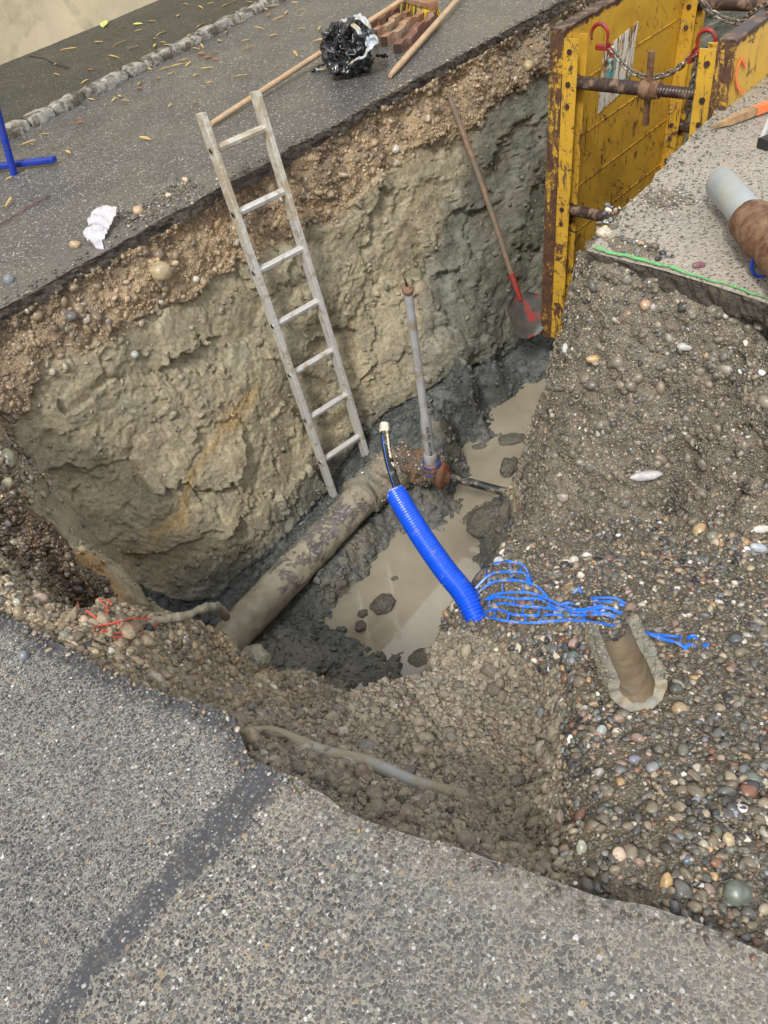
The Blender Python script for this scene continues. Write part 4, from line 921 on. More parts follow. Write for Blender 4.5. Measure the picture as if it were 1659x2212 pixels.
# planks welded edge and dark end caps
def wearbox(c, ax, size, name, par, wv, bev=.003, mt='yellow', label=None):
    m_ = MB(); n = 14; c = np.array(c, float); a = np.array(ax[0], float); a /= np.linalg.norm(a)
    for i in range(1): m_.box(c, ax, size, bev)
    o = m_.build(name, M[mt], par, smooth=False)
    at = o.data.attributes.new('wear', 'FLOAT', 'POINT'); at.data.foreach_set('value', np.full(len(o.data.vertices), wv, np.float32)); return o
dz = np.array((0, .0, 1.)); tl = np.array((0, -.06, 1.)); tr = np.array((0, -.02, 1.))
for (yf, tv, sg, x0) in ((yl, tl, -1, BXL), (yr, tr, 1, BXL - .04)):
    zc = (.25 + ZB1) / 2
    # end cap, strongly worn (rust with remains of yellow)
    wearbox((x0 - .006, yf(zc) - sg * .0, zc), (tv, (1, 0, 0), (0, 1, 0)), (.25 - ZB1 + .004, .014, .072), 'end_cap', bx, .72)
    wearbox(((x0 + BXR) / 2, yf(.25), .2575), ((1, 0, 0), (0, 1, 0), (0, 0, 1)), (BXR - x0 + .02, .072, .013), 'top_rail', bx, 0, mt='rust_d')
    for xp in (x0 + .035, x0 + 1.22):
        # post: C channel along the inner face
        y0 = yf(zc) + sg * .029; 
        p_ = wearbox((xp, y0 + sg * .004, zc - .01), (tv, (1, 0, 0), (0, 1, 0)), (.25 - ZB1 - .03, .075, .008), 'post', bx, .1)
        for fx in (-1, 1):
            o = wearbox((xp + fx * .0375, y0 + sg * .042, zc - .01), (tv, (1, 0, 0), (0, 1, 0)), (.25 - ZB1 - .03, .008, .082), 'flange', p_, .15)
        for zz in (.17, .03, -.07, -.59, -.67, -.80):
            m_ = MB(); yy = yf(zz) + sg * .07; m_.tube([(xp - .047, yy, zz), (xp - .0405, yy, zz)], .014, 6); m_.build('bolt', M['rust_d'], p_, smooth=False)
    # joints between the steel planks as shallow strips
    for zz in (-.02, -.29, -.56, -.83, -1.1):
        wearbox(((x0 + BXR) / 2, yf(zz) + sg * .0305, zz), ((1, 0, 0), (0, 1, 0), (0, 0, 1)), (BXR - x0 - .02, .0045, .005), 'weld_seam', bx, .35, bev=.001)
def strut(x, z, nut=True, tpos=.60, R_=.029):
    a = np.array((x, yl(z) - .05, z)); b = np.array((x - .02, yr(z) + .05, z)); v = b - a; L = np.linalg.norm(v); v /= L
    s_ = MB(); s_.tube([a, a + v * L * tpos], R_, 20); o = s_.build('strut', M['rust_d'], bx, smooth=True)
    s_ = MB(); P_, Rr = [], []
    for i in range(40): P_.append(a + v * (L * tpos + (L * (1 - tpos)) * i / 39)); Rr.append(.022 + .0035 * (i % 2))
    s_.tube(P_, Rr, 18); s_.build('thread', M['rust_d'], o, smooth=False)
    s_ = MB(); s_.tube([a, a + v * .012, a + v * .012, a + v * .05], [.036, .036, .034, .034], 16); s_.build('sleeve', M['rust_d'], o, smooth=True)
    if nut:
        c = a + v * L * (tpos - .02); s_ = MB()
        s_.tube([c - v * .032, c - v * .022, c - v * .022, c + v * .022, c + v * .022, c + v * .04, c + v * .04, c + v * .055], [.036, .036, .041, .041, .036, .036, .034, .034], 22); nt_ = s_.build('nut', M['rust'] , o, smooth=True)
        for dr in (1, -1):
            s_ = MB(); d = np.array((-.15, -.10, 1.)) ; d /= np.linalg.norm(d); d = d * dr
            s_.box(c + d * .10, (d, v, np.cross(d, v)), (.13, .030, .017), .005); s_.build('lug', M['rust'], nt_, smooth=False)
strut(BXL + .03, .03); strut(BXL + .03, -.60, False, .8); strut(BXL + 1.25, .03, True, .58, .033); strut(BXL + 1.25, -.62, False, .8)
# worn sticker on the left plate between the posts
def on_plate(px, py, off=.0):
    r = ray(px, py); t_ = 1.0
    for _ in range(30):
        p = CAM + r * t_; t_ += (yl(p[2]) - .029 - off - p[1]) / (r[1] - (-.06) * 0 - 1e-9) 
    return CAM + r * t_
for nm, pts, mt_, off in (('sticker', [(1379, 46), (1361, 183), (1291, 247), (1305, 108)], 'sticker', .004),
                          ('sticker_print', [(1336, 108), (1326, 165), (1306, 184), (1310, 126)], 'teal', .0065), ('sticker_print', [(1364, 158), (1358, 184), (1341, 188), (1345, 172)], 'teal', .0065)):
    P = [on_plate(*q, off) for q in pts]; m_ = MB(); V = P + [q + np.array((0, .002, 0)) for q in P]
    m_.add(V, [(0, 1, 2, 3), (7, 6, 5, 4), (0, 4, 5, 1), (1, 5, 6, 2), (2, 6, 7, 3), (3, 7, 4, 0)]).build(nm, M[mt_], pl)
# faded letters on the teal field
for (a, b, c, d) in (((1316, 128), (1325, 122), (1323, 130), (1314, 136)), ((1311, 145), (1320, 139), (1318, 146), (1309, 152)), ((1325, 118), (1328, 116), (1322, 150), (1319, 152))):
    P = [on_plate(*q, .0085) for q in (a, b, c, d)]; m_ = MB(); m_.add(P + [q + np.array((0, .001, 0)) for q in P], [(0, 1, 2, 3), (7, 6, 5, 4), (0, 4, 5, 1), (1, 5, 6, 2), (2, 6, 7, 3), (3, 7, 4, 0)]).build('sticker_letter', M['sticker'], pl)
# orange spray marks on the right plate's outer side
m_ = MB(); m_.strip(spl([(1.22, -1.72, .12), (1.16, -1.72, .17), (1.13, -1.72, .12), (1.18, -1.72, .05), (1.24, -1.72, .02)], 6), .012, .003, (0, 1, 0)); m_.build('spray_mark', M['orange'], pr)
# safety pins on the far post
for (x_, z_) in ((2.31, .16), (2.31, -.02), (2.31, -.45), (2.31, -.62)):
    m_ = MB(); P_ = [np.array((x_ - .05, yl(z_) - .075, z_)) + np.array((-.004, -.02 * math.cos(t_), -.025 + .025 * math.sin(t_))) for t_ in np.linspace(0, 2 * PI, 14)]
    m_.tube(P_, .0025, 6); m_.build('ring_pin', M['chain'], bx, smooth=True)

# chains
def chain_obj(name, label, pts, pitch, wire, hook_ends):
    P = spl(pts, 30); seg = np.linalg.norm(np.diff(P, axis=0), axis=1); cum = np.append(0, np.cumsum(seg)); n = int(cum[-1] / pitch)
    root = thing(name, label, 'chain', tuple(P[0]))
    m_ = MB()
    for k in range(n + 1):
        s_ = k * pitch; c = np.array([np.interp(s_, cum, P[:, i]) for i in range(3)]); c2 = np.array([np.interp(min(s_ + pitch * .5, cum[-1]), cum, P[:, i]) for i in range(3)]); c1 = np.array([np.interp(max(s_ - pitch * .5, 0), cum, P[:, i]) for i in range(3)])
        t_ = c2 - c1; t_ /= np.linalg.norm(t_); a = np.cross(t_, (0.2, .1, 1)); a /= np.linalg.norm(a); b = np.cross(t_, a); tw = (k % 2) * PI / 2 + .5
        u_ = a * math.cos(tw) + b * math.sin(tw); hl, hw = pitch * .72, pitch * .40
        ring = []
        for q in range(14):
            an = 2 * PI * q / 14; x_ = math.cos(an); ring.append(c + t_ * (hl - hw) * (1 if x_ > 0 else -1) * (abs(x_) > .01) + t_ * hw * x_ + u_ * hw * math.sin(an))
        ring.append(ring[0]); m_.tube(ring, wire, 6, cap=False)
    m_.build('chain_link', M['chain'], root, smooth=True)
    return root
def hook(root, c, ax, up, s_, open_=1):
    """C-shaped grab hook: ax = horizontal direction in the hook's plane, up = vertical"""
    ax = np.array(ax, float); ax /= np.linalg.norm(ax); up = np.array(up, float); up /= np.linalg.norm(up); P_, R_ = [], []
    for i, t_ in enumerate(np.linspace(math.radians(205), math.radians(-25), 16)):
        P_.append(c + ax * open_ * math.cos(t_) * s_ + up * math.sin(t_) * s_ * 1.1); R_.append((.005 + .0045 * math.sin(i / 15 * PI)))
    P_.append(P_[-1] + ax * open_ * .010 - up * s_ * .55); R_.append(.012)
    m_ = MB(); m_.tube(P_, R_, 10); h = m_.build('hook', M['red'], root, smooth='all')
    m_ = MB(); e = P_[-1]; m_.box(e - ax * open_ * s_ * .75 - up * .004, (ax, up, np.cross(ax, up)), (s_ * 1.5, .024, .020), .004); m_.build('latch', M['red'], h)
    m_ = MB(); m_.box(e - up * .022 + ax * open_ * .01, (ax * .5 * open_ - up, ax, np.cross(ax, up)), (.05, .026, .018), .005); m_.build('clevis', M['red'], h)
    return e
xa = BXL + .07
A0 = np.array((xa + .03, -1.005, .265)); A1 = np.array((xa, -1.545, .27))
e1 = np.array((xa + .03, -1.09, .155)); e2 = np.array((xa, -1.505, .165))
mid = (e1 + e2) / 2
ch = chain_obj('lifting_chain', 'slack steel chain with red hooks hanging between the two yellow box plates, nearest the ladder', [e1, e1 * .75 + e2 * .25 + np.array((-.01, 0, -.075)), mid + np.array((-.01, 0, -.10)), e1 * .25 + e2 * .75 + np.array((0, 0, -.075)), e2], .026, .0046, None)
hook(ch, A0 + np.array((0, -.02, -.055)), (0, -1, 0), (0, 0, 1), .043, 1)
hook(ch, A1 + np.array((0, .0, -.055)), (0, 1, 0), (0, 0, 1), .040, 1)
m_ = None
ch2 = chain_obj('lifting_chain', 'steel chain hanging straight down inside the right box plate below its red hook', [e2 + np.array((.01, .0, -.02)), e2 + np.array((.02, .01, -.15)), e2 + np.array((.02, .02, -.27))], .026, .0046, None)
q0 = W(1530, 0, .25); q1 = W(1600, 55, .15); q2 = W(1640, 40, .2); q3 = W(1680, 5, .25)
chain_obj('lifting_chain', 'steel chain looping beneath the top right corner strut', [W(1505, -20, .3), W(1530, 20, .22), W(1575, 45, .17), W(1625, 45, .19), W(1680, 5, .28)], .028, .005, None)
chain_obj('lifting_chain', 'steel chain slung up to the top right corner over the box strut', [W(1590, 62, .12), W(1615, 38, .18), W(1640, 20, .24), W(1675, 0, .3)], .028, .005, None)

# ------------------------------------------------------------------ old main pipe with fitting
def noisy_tube(name, pts, rad, mt, par, n=40, amp=.004, sc=.05, seed=1, mud=None, sub=40, label=None):
    P = spl(pts, sub); m_ = MB(); m_.tube(P, rad if not hasattr(rad, '__len__') else np.interp(np.linspace(0, 1, len(P)), np.linspace(0, 1, len(rad)), rad), n)
    V = np.array(m_.v); cen = P[np.minimum(np.arange(len(V)) // n, len(P) - 1)]; d = V - cen; d /= np.linalg.norm(d, axis=1, keepdims=True)
    V = V + d * (amp * fbm(V, sc, 4, seed))[:, None]; m_.v = [tuple(q) for q in V]
    o = m_.build(name, mt, par, smooth='all')
    if mud is not None:
        a = o.data.attributes.new('mudk', 'FLOAT', 'POINT'); a.data.foreach_set('value', np.array([mud(q) for q in V], np.float32))
    return o
mp = thing('water_main', 'old mud-caked iron water pipe lying along the pit floor, flaking dark and white coating', 'pipe', (-.9, -.7, -1.6))
A = W(505, 1352, -1.50); A[2] = -1.545; B_ = W(800, 1040, -1.5); B_[2] = -1.545
dAB = (B_ - A) / np.linalg.norm(B_ - A)
noisy_tube('pipe', [A - dAB * .12 + np.array((0, 0, -.03)), A, A + dAB * .55, B_], .093, M['mainpipe'], mp, mud=lambda q: .9 * max(0, 1 - (q[0] + 1.55) / .42) + .9 * max(0, (q[0] + .52) / .2) + .35 * (q[2] < -1.56), amp=.005)
C1 = W(870, 1000, -1.42); C2 = W(925, 1010, -1.45)
noisy_tube('joint', [B_ - dAB * .1, B_ + dAB * .02, (B_ + C1) / 2, C1], [.108, .122, .118, .10], M['mudpipe'], mp, amp=.018, sc=.07, seed=4)
jt = noisy_tube('saddle_clamp', [C1 + (C1 - C2) * .3, C1, C2, W(955, 1022, -1.45)], [.085, .098, .085, .065], M['crust'], mp, amp=.022, sc=.06, seed=7, sub=16)
FL0 = W(962, 1030, -1.45); fd = W(1062, 1054, -1.46) - FL0; fd /= np.linalg.norm(fd)
m_ = MB(); m_.tube([FL0 - fd * .035, FL0 - fd * .03, FL0 - fd * .02, FL0 - fd * .008, FL0 + fd * .002, FL0 + fd * .01, FL0 + fd * .01, FL0 + fd * .03], [.05, .07, .074, .074, .06, .05, .03, .028], 30)
V = np.array(m_.v); V = V + (.006 * fbm(V, .03, 3, 3))[:, None] * np.array((.6, .6, 1)); m_.v = [tuple(q) for q in V]; m_.build('flange', M['rust_r'], mp, smooth='all')
# pebbles stuck on the fitting
ps, nn_, rr = [], [], []
for o in mp.children:
    if o.name.startswith(('saddle', 'joint')):
        me = o.data; off = np.array(wloc(o)); n = len(me.vertices); co = np.zeros(n * 3); me.vertices.foreach_get('co', co); co = co.reshape(-1, 3) + off; no = np.zeros(n * 3); me.vertices.foreach_get('normal', no); no = no.reshape(-1, 3)
        for _ in range(800):
            i = random.randrange(n)
            if co[i][0] < -.42: continue
            ps.append(co[i] + RNG.normal(size=3) * .004); nn_.append(no[i]); rr.append(random.uniform(.003, .0085))
ci = RNG.choice(len(PC), len(ps), p=PW); o = scatter('gravel_crust', np.array(ps), np.array(nn_), np.array(rr), np.clip(PC[ci] * .9 + .05, 0, 1) + 0, .3, .3, M['pebble'])
o.parent = mp; o.location = -Vector(mp.location); o['kind'] = 'stuff'
svc = thing('service_pipe', 'short black muddy pipe running from the rusty flange across the puddle', 'pipe', tuple(FL0))
e_ = W(1066, 1056, -1.46); ext = e_ + (e_ - FL0) * .25
MB().tube(spl([FL0 + fd * .02, (FL0 + e_) / 2 + np.array((0, 0, .004)), e_, ext], 8), .0225, 16).build('tube', M['black_mud'], svc, smooth=True)

# grey riser
rp = thing('riser_pipe', 'thin grey plastic riser pipe standing upright on the old water main', 'pipe', tuple(W(925, 985, -1.40)))
b0 = W(930, 990, -1.33); t0_ = W(881, 628, -.36)
# build it upright: choose the top on the sight line nearest to plumb
r = ray(881, 628); best = None
for tt in np.linspace(2.5, 5, 400):
    q = CAM + r * tt; d = math.hypot(q[0] - b0[0], q[1] - b0[1])
    if best is None or d < best[0]: best = (d, q)
t0_ = best[1]; v = t0_ - b0; L = np.linalg.norm(v); v /= L
MB().tube([b0 + v * L * .27, b0 + v * L * .28, b0 + v * L], [.0245, .0205, .0195], 20).build('tube', M['gpvc'], rp, smooth=True)
sl_ = MB().tube([b0 + v * .02, b0 + v * L * .25, b0 + v * L * .285], [.028, .0275, .0215], 22).build('sleeve', M['gpvc'], rp, smooth=True)
MB().tube([b0 - v * .02, b0 + v * .0, b0 + v * .028, b0 + v * .04], [.034, .036, .0355, .030], 22).build('socket_ring', M['gpvc'], rp, smooth=True)
MB().tube([b0 - v * .095, b0 - v * .09, b0 - v * .03, b0 - v * .02], [.040, .050, .047, .036], 24).build('collar', M['blue_collar'], rp, smooth=True)
MB().tube([b0 - v * .066, b0 - v * .064, b0 - v * .052, b0 - v * .050], [.048, .0535, .0535, .048], 24).build('collar_rib', M['rust'], rp, smooth=True)
c_ = noisy_tube('cap', [t0_ - v * .012, t0_ + v * .004, t0_ + v * .022], [.021, .026, .015], M['rust'], rp, n=14, amp=.006, sc=.02, sub=5)
MB().tube([t0_ + v * .012, t0_ + v * .06 + np.array((-.008, 0, 0))], [.006, .004], 8).build('wire', M['rust_d'], rp)
def text_on(txt, size, origin, xd, yd, mt, par, name='print', ext=.0006):
    cu = bpy.data.curves.new('t', 'FONT'); cu.body = txt; cu.size = size; cu.extrude = ext; cu.align_y = 'CENTER'
    to = bpy.data.objects.new('t', cu); S.collection.objects.link(to); bpy.context.view_layer.update()
    me = bpy.data.meshes.new_from_object(to.evaluated_get(bpy.context.evaluated_depsgraph_get())); bpy.data.objects.remove(to)
    xd = np.array(xd) / np.linalg.norm(xd); yd = np.array(yd) / np.linalg.norm(yd); zd = np.cross(xd, yd); base = np.array(wloc(par))
    for v_ in me.vertices: c = np.array(v_.co); v_.co = origin - base + xd * c[0] + yd * c[1] + zd * c[2]
    me.materials.clear(); me.materials.append(mt); o = link(bpy.data.objects.new(name, me)); o.parent = par; return o
side = -BK - v * ((-BK) @ v); side = -side / np.linalg.norm(side); lat = np.cross(v, side)
text_on('PVC 40X2,2MM KIWA NEN 7045 82 40', .018, b0 + v * (L * .31) + side * .0226, -v, -lat, M['ink'], rp) if False else None
text_on('SDR PVC 40X2,2MM KOMO NEN 7045 82 40', .0235, b0 + v * (L * .24) + side * .0285, -v, np.cross(side, -v), M['ink'], sl_)

# ------------------------------------------------------------------ blue duct and black cable
du = thing('cable_duct', 'bright blue corrugated duct curving up out of the gravel over the puddle', 'duct', tuple(W(1030, 1335, -.72)))
D0 = hit(1046, 1350)[0] + np.array((0, 0, -.10)) - BK * 0; Ds = [D0, WD(1008, 1292, 2.50), WD(962, 1232, 2.56), WD(915, 1165, 2.64), WD(880, 1108, 2.72), WD(857, 1068, 2.79)]
P = spl(Ds, 60); cum = np.append(0, np.cumsum(np.linalg.norm(np.diff(P, axis=0), axis=1))); L = cum[-1]; nr_ = int(L / .0021); PP = np.array([[np.interp(s_, cum, P[:, i]) for i in range(3)] for s_ in np.linspace(0, L, nr_)])
pit_ = .0120; Rr = [.0365 + .0028 * (1 if math.sin(2 * PI * s_ / pit_) > -.1 else -1) for s_ in np.linspace(0, L, nr_)]
m_ = MB(); m_.tube(PP, Rr, 30, cap=False); m_.tube(PP[-90:][::-1], [.0300] * 90, 24, cap=False)
n1 = nr_ * 30; m_.add([], []);
ring_o = list(range((nr_ - 1) * 30, nr_ * 30)); m_.build('duct_wall', M['blue'], du, smooth='all')
vE = PP[-1] - PP[-6]; vE /= np.linalg.norm(vE); a_ = np.cross(vE, (0, 0, 1)); a_ /= np.linalg.norm(a_); b_ = np.cross(vE, a_)
ring = [PP[-1] + (a_ * math.cos(t_) + b_ * math.sin(t_)) * .0355 + vE * .004 * math.sin(5 * t_) for t_ in np.linspace(0, 2 * PI, 40)]
MB().tube(ring, .0028, 6, cap=False).build('cut_rim', M['gpvc2'], du, smooth=True)
ring = [PP[int(nr_ * .07)] + (np.cross(PP[20] - PP[0], (0, 0, 1)) / np.linalg.norm(np.cross(PP[20] - PP[0], (0, 0, 1))) * math.cos(t_) + BK * math.sin(t_)) * .041 for t_ in np.linspace(0, 2 * PI, 30)]
MB().tube(ring, .0015, 5, cap=False).build('tie_string', M['resin'], du, smooth=True)
cb = thing('cable', 'black plastic cable with thin blue stripe and taped pale end rising from the blue duct', 'cable', tuple(WD(875, 1105, 2.74)))
Cs = [WD(893, 1135, 2.70), WD(868, 1080, 2.78), WD(850, 1030, 2.84), WD(838, 985, 2.88), WD(831, 940, 2.90), WD(830, 916, 2.91)]
P = spl(Cs, 14); m_ = MB(); m_.tube(P, .0165, 18); m_.build('sheath', M['black'], cb, smooth=True)
lt = -RT * .55 + BK * .83; lt /= np.linalg.norm(lt)
MB().tube(P[:-14] + lt * .0158, .0018, 6).build('stripe', M['stripe'], cb, smooth=True)
lt2 = RT * .6 + BK * .8; lt2 /= np.linalg.norm(lt2)
noisy_tube('mud_streak', [q + lt2 * .0135 for q in P[30::6]], .0055, M['resin'], cb, n=8, amp=.004, sc=.01, sub=6)
noisy_tube('taped_end', [P[-12], P[-6], P[-1], P[-1] + (P[-1] - P[-3]) * .6], [.018, .0185, .0185, .016], M['resin'], cb, n=20, amp=.0018, sc=.01, sub=8)

# ------------------------------------------------------------------ blue warning net
nt_ = thing('warning_net', 'torn bright blue plastic warning net spread over the gravel beside the duct', 'net', tuple(hit(1180, 1320)[0]))
def gp(px, py, lift=.006): p, n = hit(px, py); return p + np.array((0, 0, 1.)) * lift
strands = [
 [(1012,1280),(1030,1250),(1060,1233),(1100,1226),(1133,1236),(1146,1262)],
 [(1016,1289),(1060,1254),(1105,1248),(1133,1252),(1147,1272)],
 [(1020,1297),(1062,1272),(1108,1266),(1150,1274),(1172,1290),(1186,1302)],
 [(1040,1305),(1070,1293),(1110,1288),(1150,1290),(1186,1304),(1215,1316),(1250,1326),(1300,1322),(1330,1320)],
 [(1050,1300),(1080,1298),(1120,1302),(1165,1302),(1190,1316),(1240,1330),(1290,1330),(1330,1334)],
 [(1055,1312),(1090,1312),(1130,1318),(1180,1322),(1220,1328),(1260,1326),(1300,1318),(1345,1330)],
 [(1048,1326),(1075,1324),(1110,1336),(1150,1338),(1200,1336),(1250,1338),(1300,1336),(1330,1338)],
 [(1044,1332),(1070,1345),(1110,1352),(1150,1354),(1200,1350),(1260,1350),(1330,1356)],
 [(1378,1362),(1400,1378),(1430,1390),(1460,1398),(1484,1408)],
 [(1400,1372),(1430,1382),(1455,1384),(1470,1382)], [(1474,1404),(1490,1402),(1503,1401)], [(1484,1384),(1494,1383),(1506,1384)], [(1518,1400),(1530,1396)],
 [(1275,1296),(1300,1300),(1330,1302),(1350,1308)], [(1280,1306),(1310,1308),(1348,1312)], [(1200,1318),(1222,1312),(1240,1308)],
 [(1238,1284),(1250,1280),(1256,1286)],[(1222,1270),(1230,1272)],[(975,1290),(955,1283),(935,1280)],[(980,1280),(960,1272),(942,1270)]]
m_ = MB()
for st in strands:
    lift = .03 if st[0][1] < 1300 and st[0][0] < 1030 else .020
    base = [gp(*q, lift=lift * (1 if 0 < i < len(st) - 1 else .4)) for i, q in enumerate(st)]
    P = spl(base, 6); n = len(P); m_.strip(P, [.0075 * random.uniform(.7, 1.25) for _ in range(n)], .0007, BK * .6 + np.array((0, 0, .4)))
for a, b in [((1052,1236),(1050,1256)),((1105,1227),(1104,1249)),((1128,1234),(1120,1250)),((1060,1254),(1062,1272)),((1106,1248),(1108,1266)),((1150,1254),(1145,1272)),((1085,1268),(1087,1291)),((1130,1270),(1132,1288)),
             ((1072,1325),(1068,1344)),((1100,1334),(1097,1351)),((1136,1338),(1136,1353)),((1170,1338),(1172,1352)),((1215,1337),(1216,1350)),((1262,1337),(1262,1350)),((1110,1303),(1112,1317)),((1150,1303),(1152,1320)),((1190,1316),(1194,1327)),((1230,1329),(1232,1337)),((1470,1382),(1466,1400)),((1060,1300),(1058,1312)),((1186,1303),(1190,1318)),((1132,1318),(1128,1337)),((1165,1322),(1162,1338))]:
    m_.strip([gp(*a, lift=.019), (gp(*a, lift=.019) + gp(*b, lift=.019)) / 2 + np.array((0, 0, .002)), gp(*b, lift=.019)], .005, .001, BK)
m_.build('mesh_strands', M['net'], nt_, smooth=False)

# ------------------------------------------------------------------ broken half pipe
hp = thing('half_pipe', 'broken clay-caked half pipe channel lying open side up on the gravel', 'pipe', tuple(hit(1360, 1500)[0]))
e0_ = gp(1368, 1512, .080); e1_ = gp(1318, 1410, .105)
# axis from near end (lower right) to far end
ax = e1_ - e0_; Lh = np.linalg.norm(ax); ax /= Lh; sd_ = np.cross(ax, (0, 0, 1)); sd_ /= np.linalg.norm(sd_); up_ = np.cross(sd_, ax)
Ro, Ri = .063, .040
def arc_pt(s_, an, R_): return e0_ + ax * s_ + sd_ * math.cos(an) * R_ - up_ * math.sin(an) * R_
na, ns2 = 44, 70; V, F = [], []
V2, F2 = [], []
for i in range(ns2 + 1):
    s_ = Lh * 1.12 * i / ns2 - .02
    for j in range(na + 1):
        an = -.42 + (PI + .84) * j / na
        q = arc_pt(s_, an, Ro); q = q + (q - (e0_ + ax * s_)) / Ro * (.0045 * fbm(q[None], .018, 3, 5)[0] + .003); V.append(q)
    for j in range(na + 1):
        an = -.42 + (PI + .84) * j / na; q = arc_pt(s_, an, Ri); q = q + (q - (e0_ + ax * s_)) / Ri * .002 * fbm(q[None], .04, 3, 5)[0]; V2.append(q)
w1 = na + 1; n1 = len(V)
F = [(i * w1 + j, i * w1 + j + 1, (i + 1) * w1 + j + 1, (i + 1) * w1 + j) for i in range(ns2) for j in range(na)]
VV = V + V2; rim = [(i * w1 + j, (i + 1) * w1 + j, (i + 1) * w1 + j + n1, i * w1 + j + n1) for i in range(ns2) for j in (0, na)]
rim += [(i * w1 + j, i * w1 + j + 1, i * w1 + j + 1 + n1, i * w1 + j + n1) for i in (0, ns2) for j in range(na)]
# ragged far and near ends
VV = [np.array(q) for q in VV]
for j in range(na + 1):
    d_ = .003 * math.sin(j * .9) + .006 * math.sin(j * .2 + 1)
    for base in (0, n1): VV[base + ns2 * w1 + j] = VV[base + ns2 * w1 + j] + ax * d_; VV[base + j] = VV[base + j] + ax * d_ * .8
MB().add(VV, F + rim).build('shell', M['halfpipe'], hp, smooth='all')
cps = []; cnn = []
for _ in range(260):
    i_ = random.randrange(ns2); j_ = random.choice([0, 0, 1, 2, na, na, na - 1, na - 2, na - 3, 3]); q = VV[i_ * w1 + j_]; q2 = VV[n1 + i_ * w1 + j_]; f_ = random.random() if j_ in (0, na) else 0; cps.append(q * (1 - f_) + q2 * f_); cnn.append((0, 0, 1.))
o = scatter('caked_crumbs', np.array(cps), np.array(cnn), RNG.uniform(.0015, .0055, 260), np.tile((.26, .24, .19), (260, 1)) * RNG.uniform(.6, 1.25, (260, 1)), .5, .35, M['clod'])
o.parent = hp; o.location = -Vector(hp.location); o['kind'] = 'stuff'
m_ = MB(); m_.v = [tuple(q) for q in VV[n1:]]; m_.f = [(i * w1 + j + 1, i * w1 + j, (i + 1) * w1 + j, (i + 1) * w1 + j + 1) for i in range(ns2) for j in range(na)]
m_.build('channel', M['halfin'], hp, smooth='all')

# ------------------------------------------------------------------ shovel
sh = thing('shovel', 'muddy red-bladed shovel with long wooden handle leaning in the trench beside the yellow box', 'shovel', tuple(W(1130, 665, -1.42)))
a = W(972, 212, -.22); b = W(1108, 602, -1.32)
a[1] = min(a[1], .0 - .08)
rr_ = ray(972, 212); a = CAM + rr_ * ((-.09 - CAM[1]) / rr_[1]); rr_ = ray(1108, 602); b = CAM + rr_ * ((-.56 - CAM[1]) / rr_[1])
MB().tube(spl([a, a * .5 + b * .5 + np.array((.01, .0, .01)), b], 8), [.015] + [.0165] * 15 + [.0155], 14).build('handle', M['wood_old'], sh, smooth=True)
v = (b - a) / np.linalg.norm(b - a); MB().tube([b - v * .03, b + v * .05, b + v * .14], [.019, .018, .012], 14).build('socket', M['red'], sh, smooth=True)
c = b + v * .10; wx = np.cross(v, (-.5, -1, .2)); wx /= np.linalg.norm(wx); nz_ = np.cross(wx, v)
if nz_[2] < 0: nz_ = -nz_
nu_, nv_ = 16, 18; V = []
for i in range(nv_ + 1):
    t_ = i / nv_; hw = .105 * (min(1, .45 + 4 * t_) if t_ < .15 else 1.05 if t_ < .65 else 1.05 * math.sqrt(max(0.04, 1 - ((t_ - .65) / .37) ** 2)))
    for j in range(nu_ + 1):
        s_ = -1 + 2 * j / nu_; V.append(c + v * (.27 * t_) + wx * s_ * hw + nz_ * (.028 * s_ * s_ - .01 * t_))
w1 = nu_ + 1; F = [(i * w1 + j, i * w1 + j + 1, (i + 1) * w1 + j + 1, (i + 1) * w1 + j) for i in range(nv_) for j in range(nu_)]
n1 = len(V); V2 = [q - nz_ * .003 for q in V]; F2 = [tuple(k + n1 for k in f[::-1]) for f in F]
bord = [(i * w1, (i + 1) * w1, (i + 1) * w1 + n1, i * w1 + n1) for i in range(nv_)] + [((i + 1) * w1 + nu_, i * w1 + nu_, i * w1 + nu_ + n1, (i + 1) * w1 + nu_ + n1) for i in range(nv_)] + [(nv_ * w1 + j, nv_ * w1 + j + 1, nv_ * w1 + j + 1 + n1, nv_ * w1 + j + n1) for j in range(nu_)]
MB().add(V + V2, F + F2 + bord).build('blade', M['spade'], sh, smooth=True)

# ------------------------------------------------------------------ things on the street
def lie(px, py, z=.02): return W(px, py, z)
br = thing('broom', 'broom with long wooden handle and yellow bristles lying on the street behind the ladder', 'broom', tuple(lie(870, 0)))
a = lie(456, 268, .018); b = lie(872, -2, .10)
MB().tube(spl([a, (a + b) / 2, b], 8), [.013] + [.0155] * 14 + [.016, .016], 14).build('handle', M['wood'], br, smooth=True)
hx = W(940, 12, .0) - W(850, -12, .0); hx /= np.linalg.norm(hx); hy = np.cross((0, 0, 1), hx); hc = W(903, 2, .085)
MB().box(hc, (hx, hy, (0, 0, 1)), (.42, .075, .04), .006).build('head', M['hardwood'], br, smooth=False)
m_ = MB(); m2 = MB()
for i in range(46):
    for j in range(7):
        p = hc + hx * (-.2 + .4 * i / 45) + hy * (-.03 + .06 * j / 6) + np.array((0, 0, -.018)); q = p + np.array((0, 0, -.065)) + hx * random.gauss(0, .006) + hy * (random.gauss(0, .006) + (-.018 + .036 * j / 6)) + hx * (-.012 + .024 * i / 45)
        (m_ if (i > 36 or random.random() < .35) else m2).tube([p, q], [.0032, .002], 5)
m_.build('bristles', M['bristle'], br); m2.build('bristles', M['bristle_d'], br, label='soiled dark bristles')
th_ = thing('tool_handle', 'pale wooden tool handle lying on the street right of the notched timbers', 'tool handle', tuple(lie(842, 165)))
a = lie(843, 163, .02); b = lie(1000, -14, .05); MB().tube(spl([a, a * .5 + b * .5, b], 8), [.012, .0165] + [.0178] * 15, 14).build('shaft', M['wood'], th_, smooth=True)

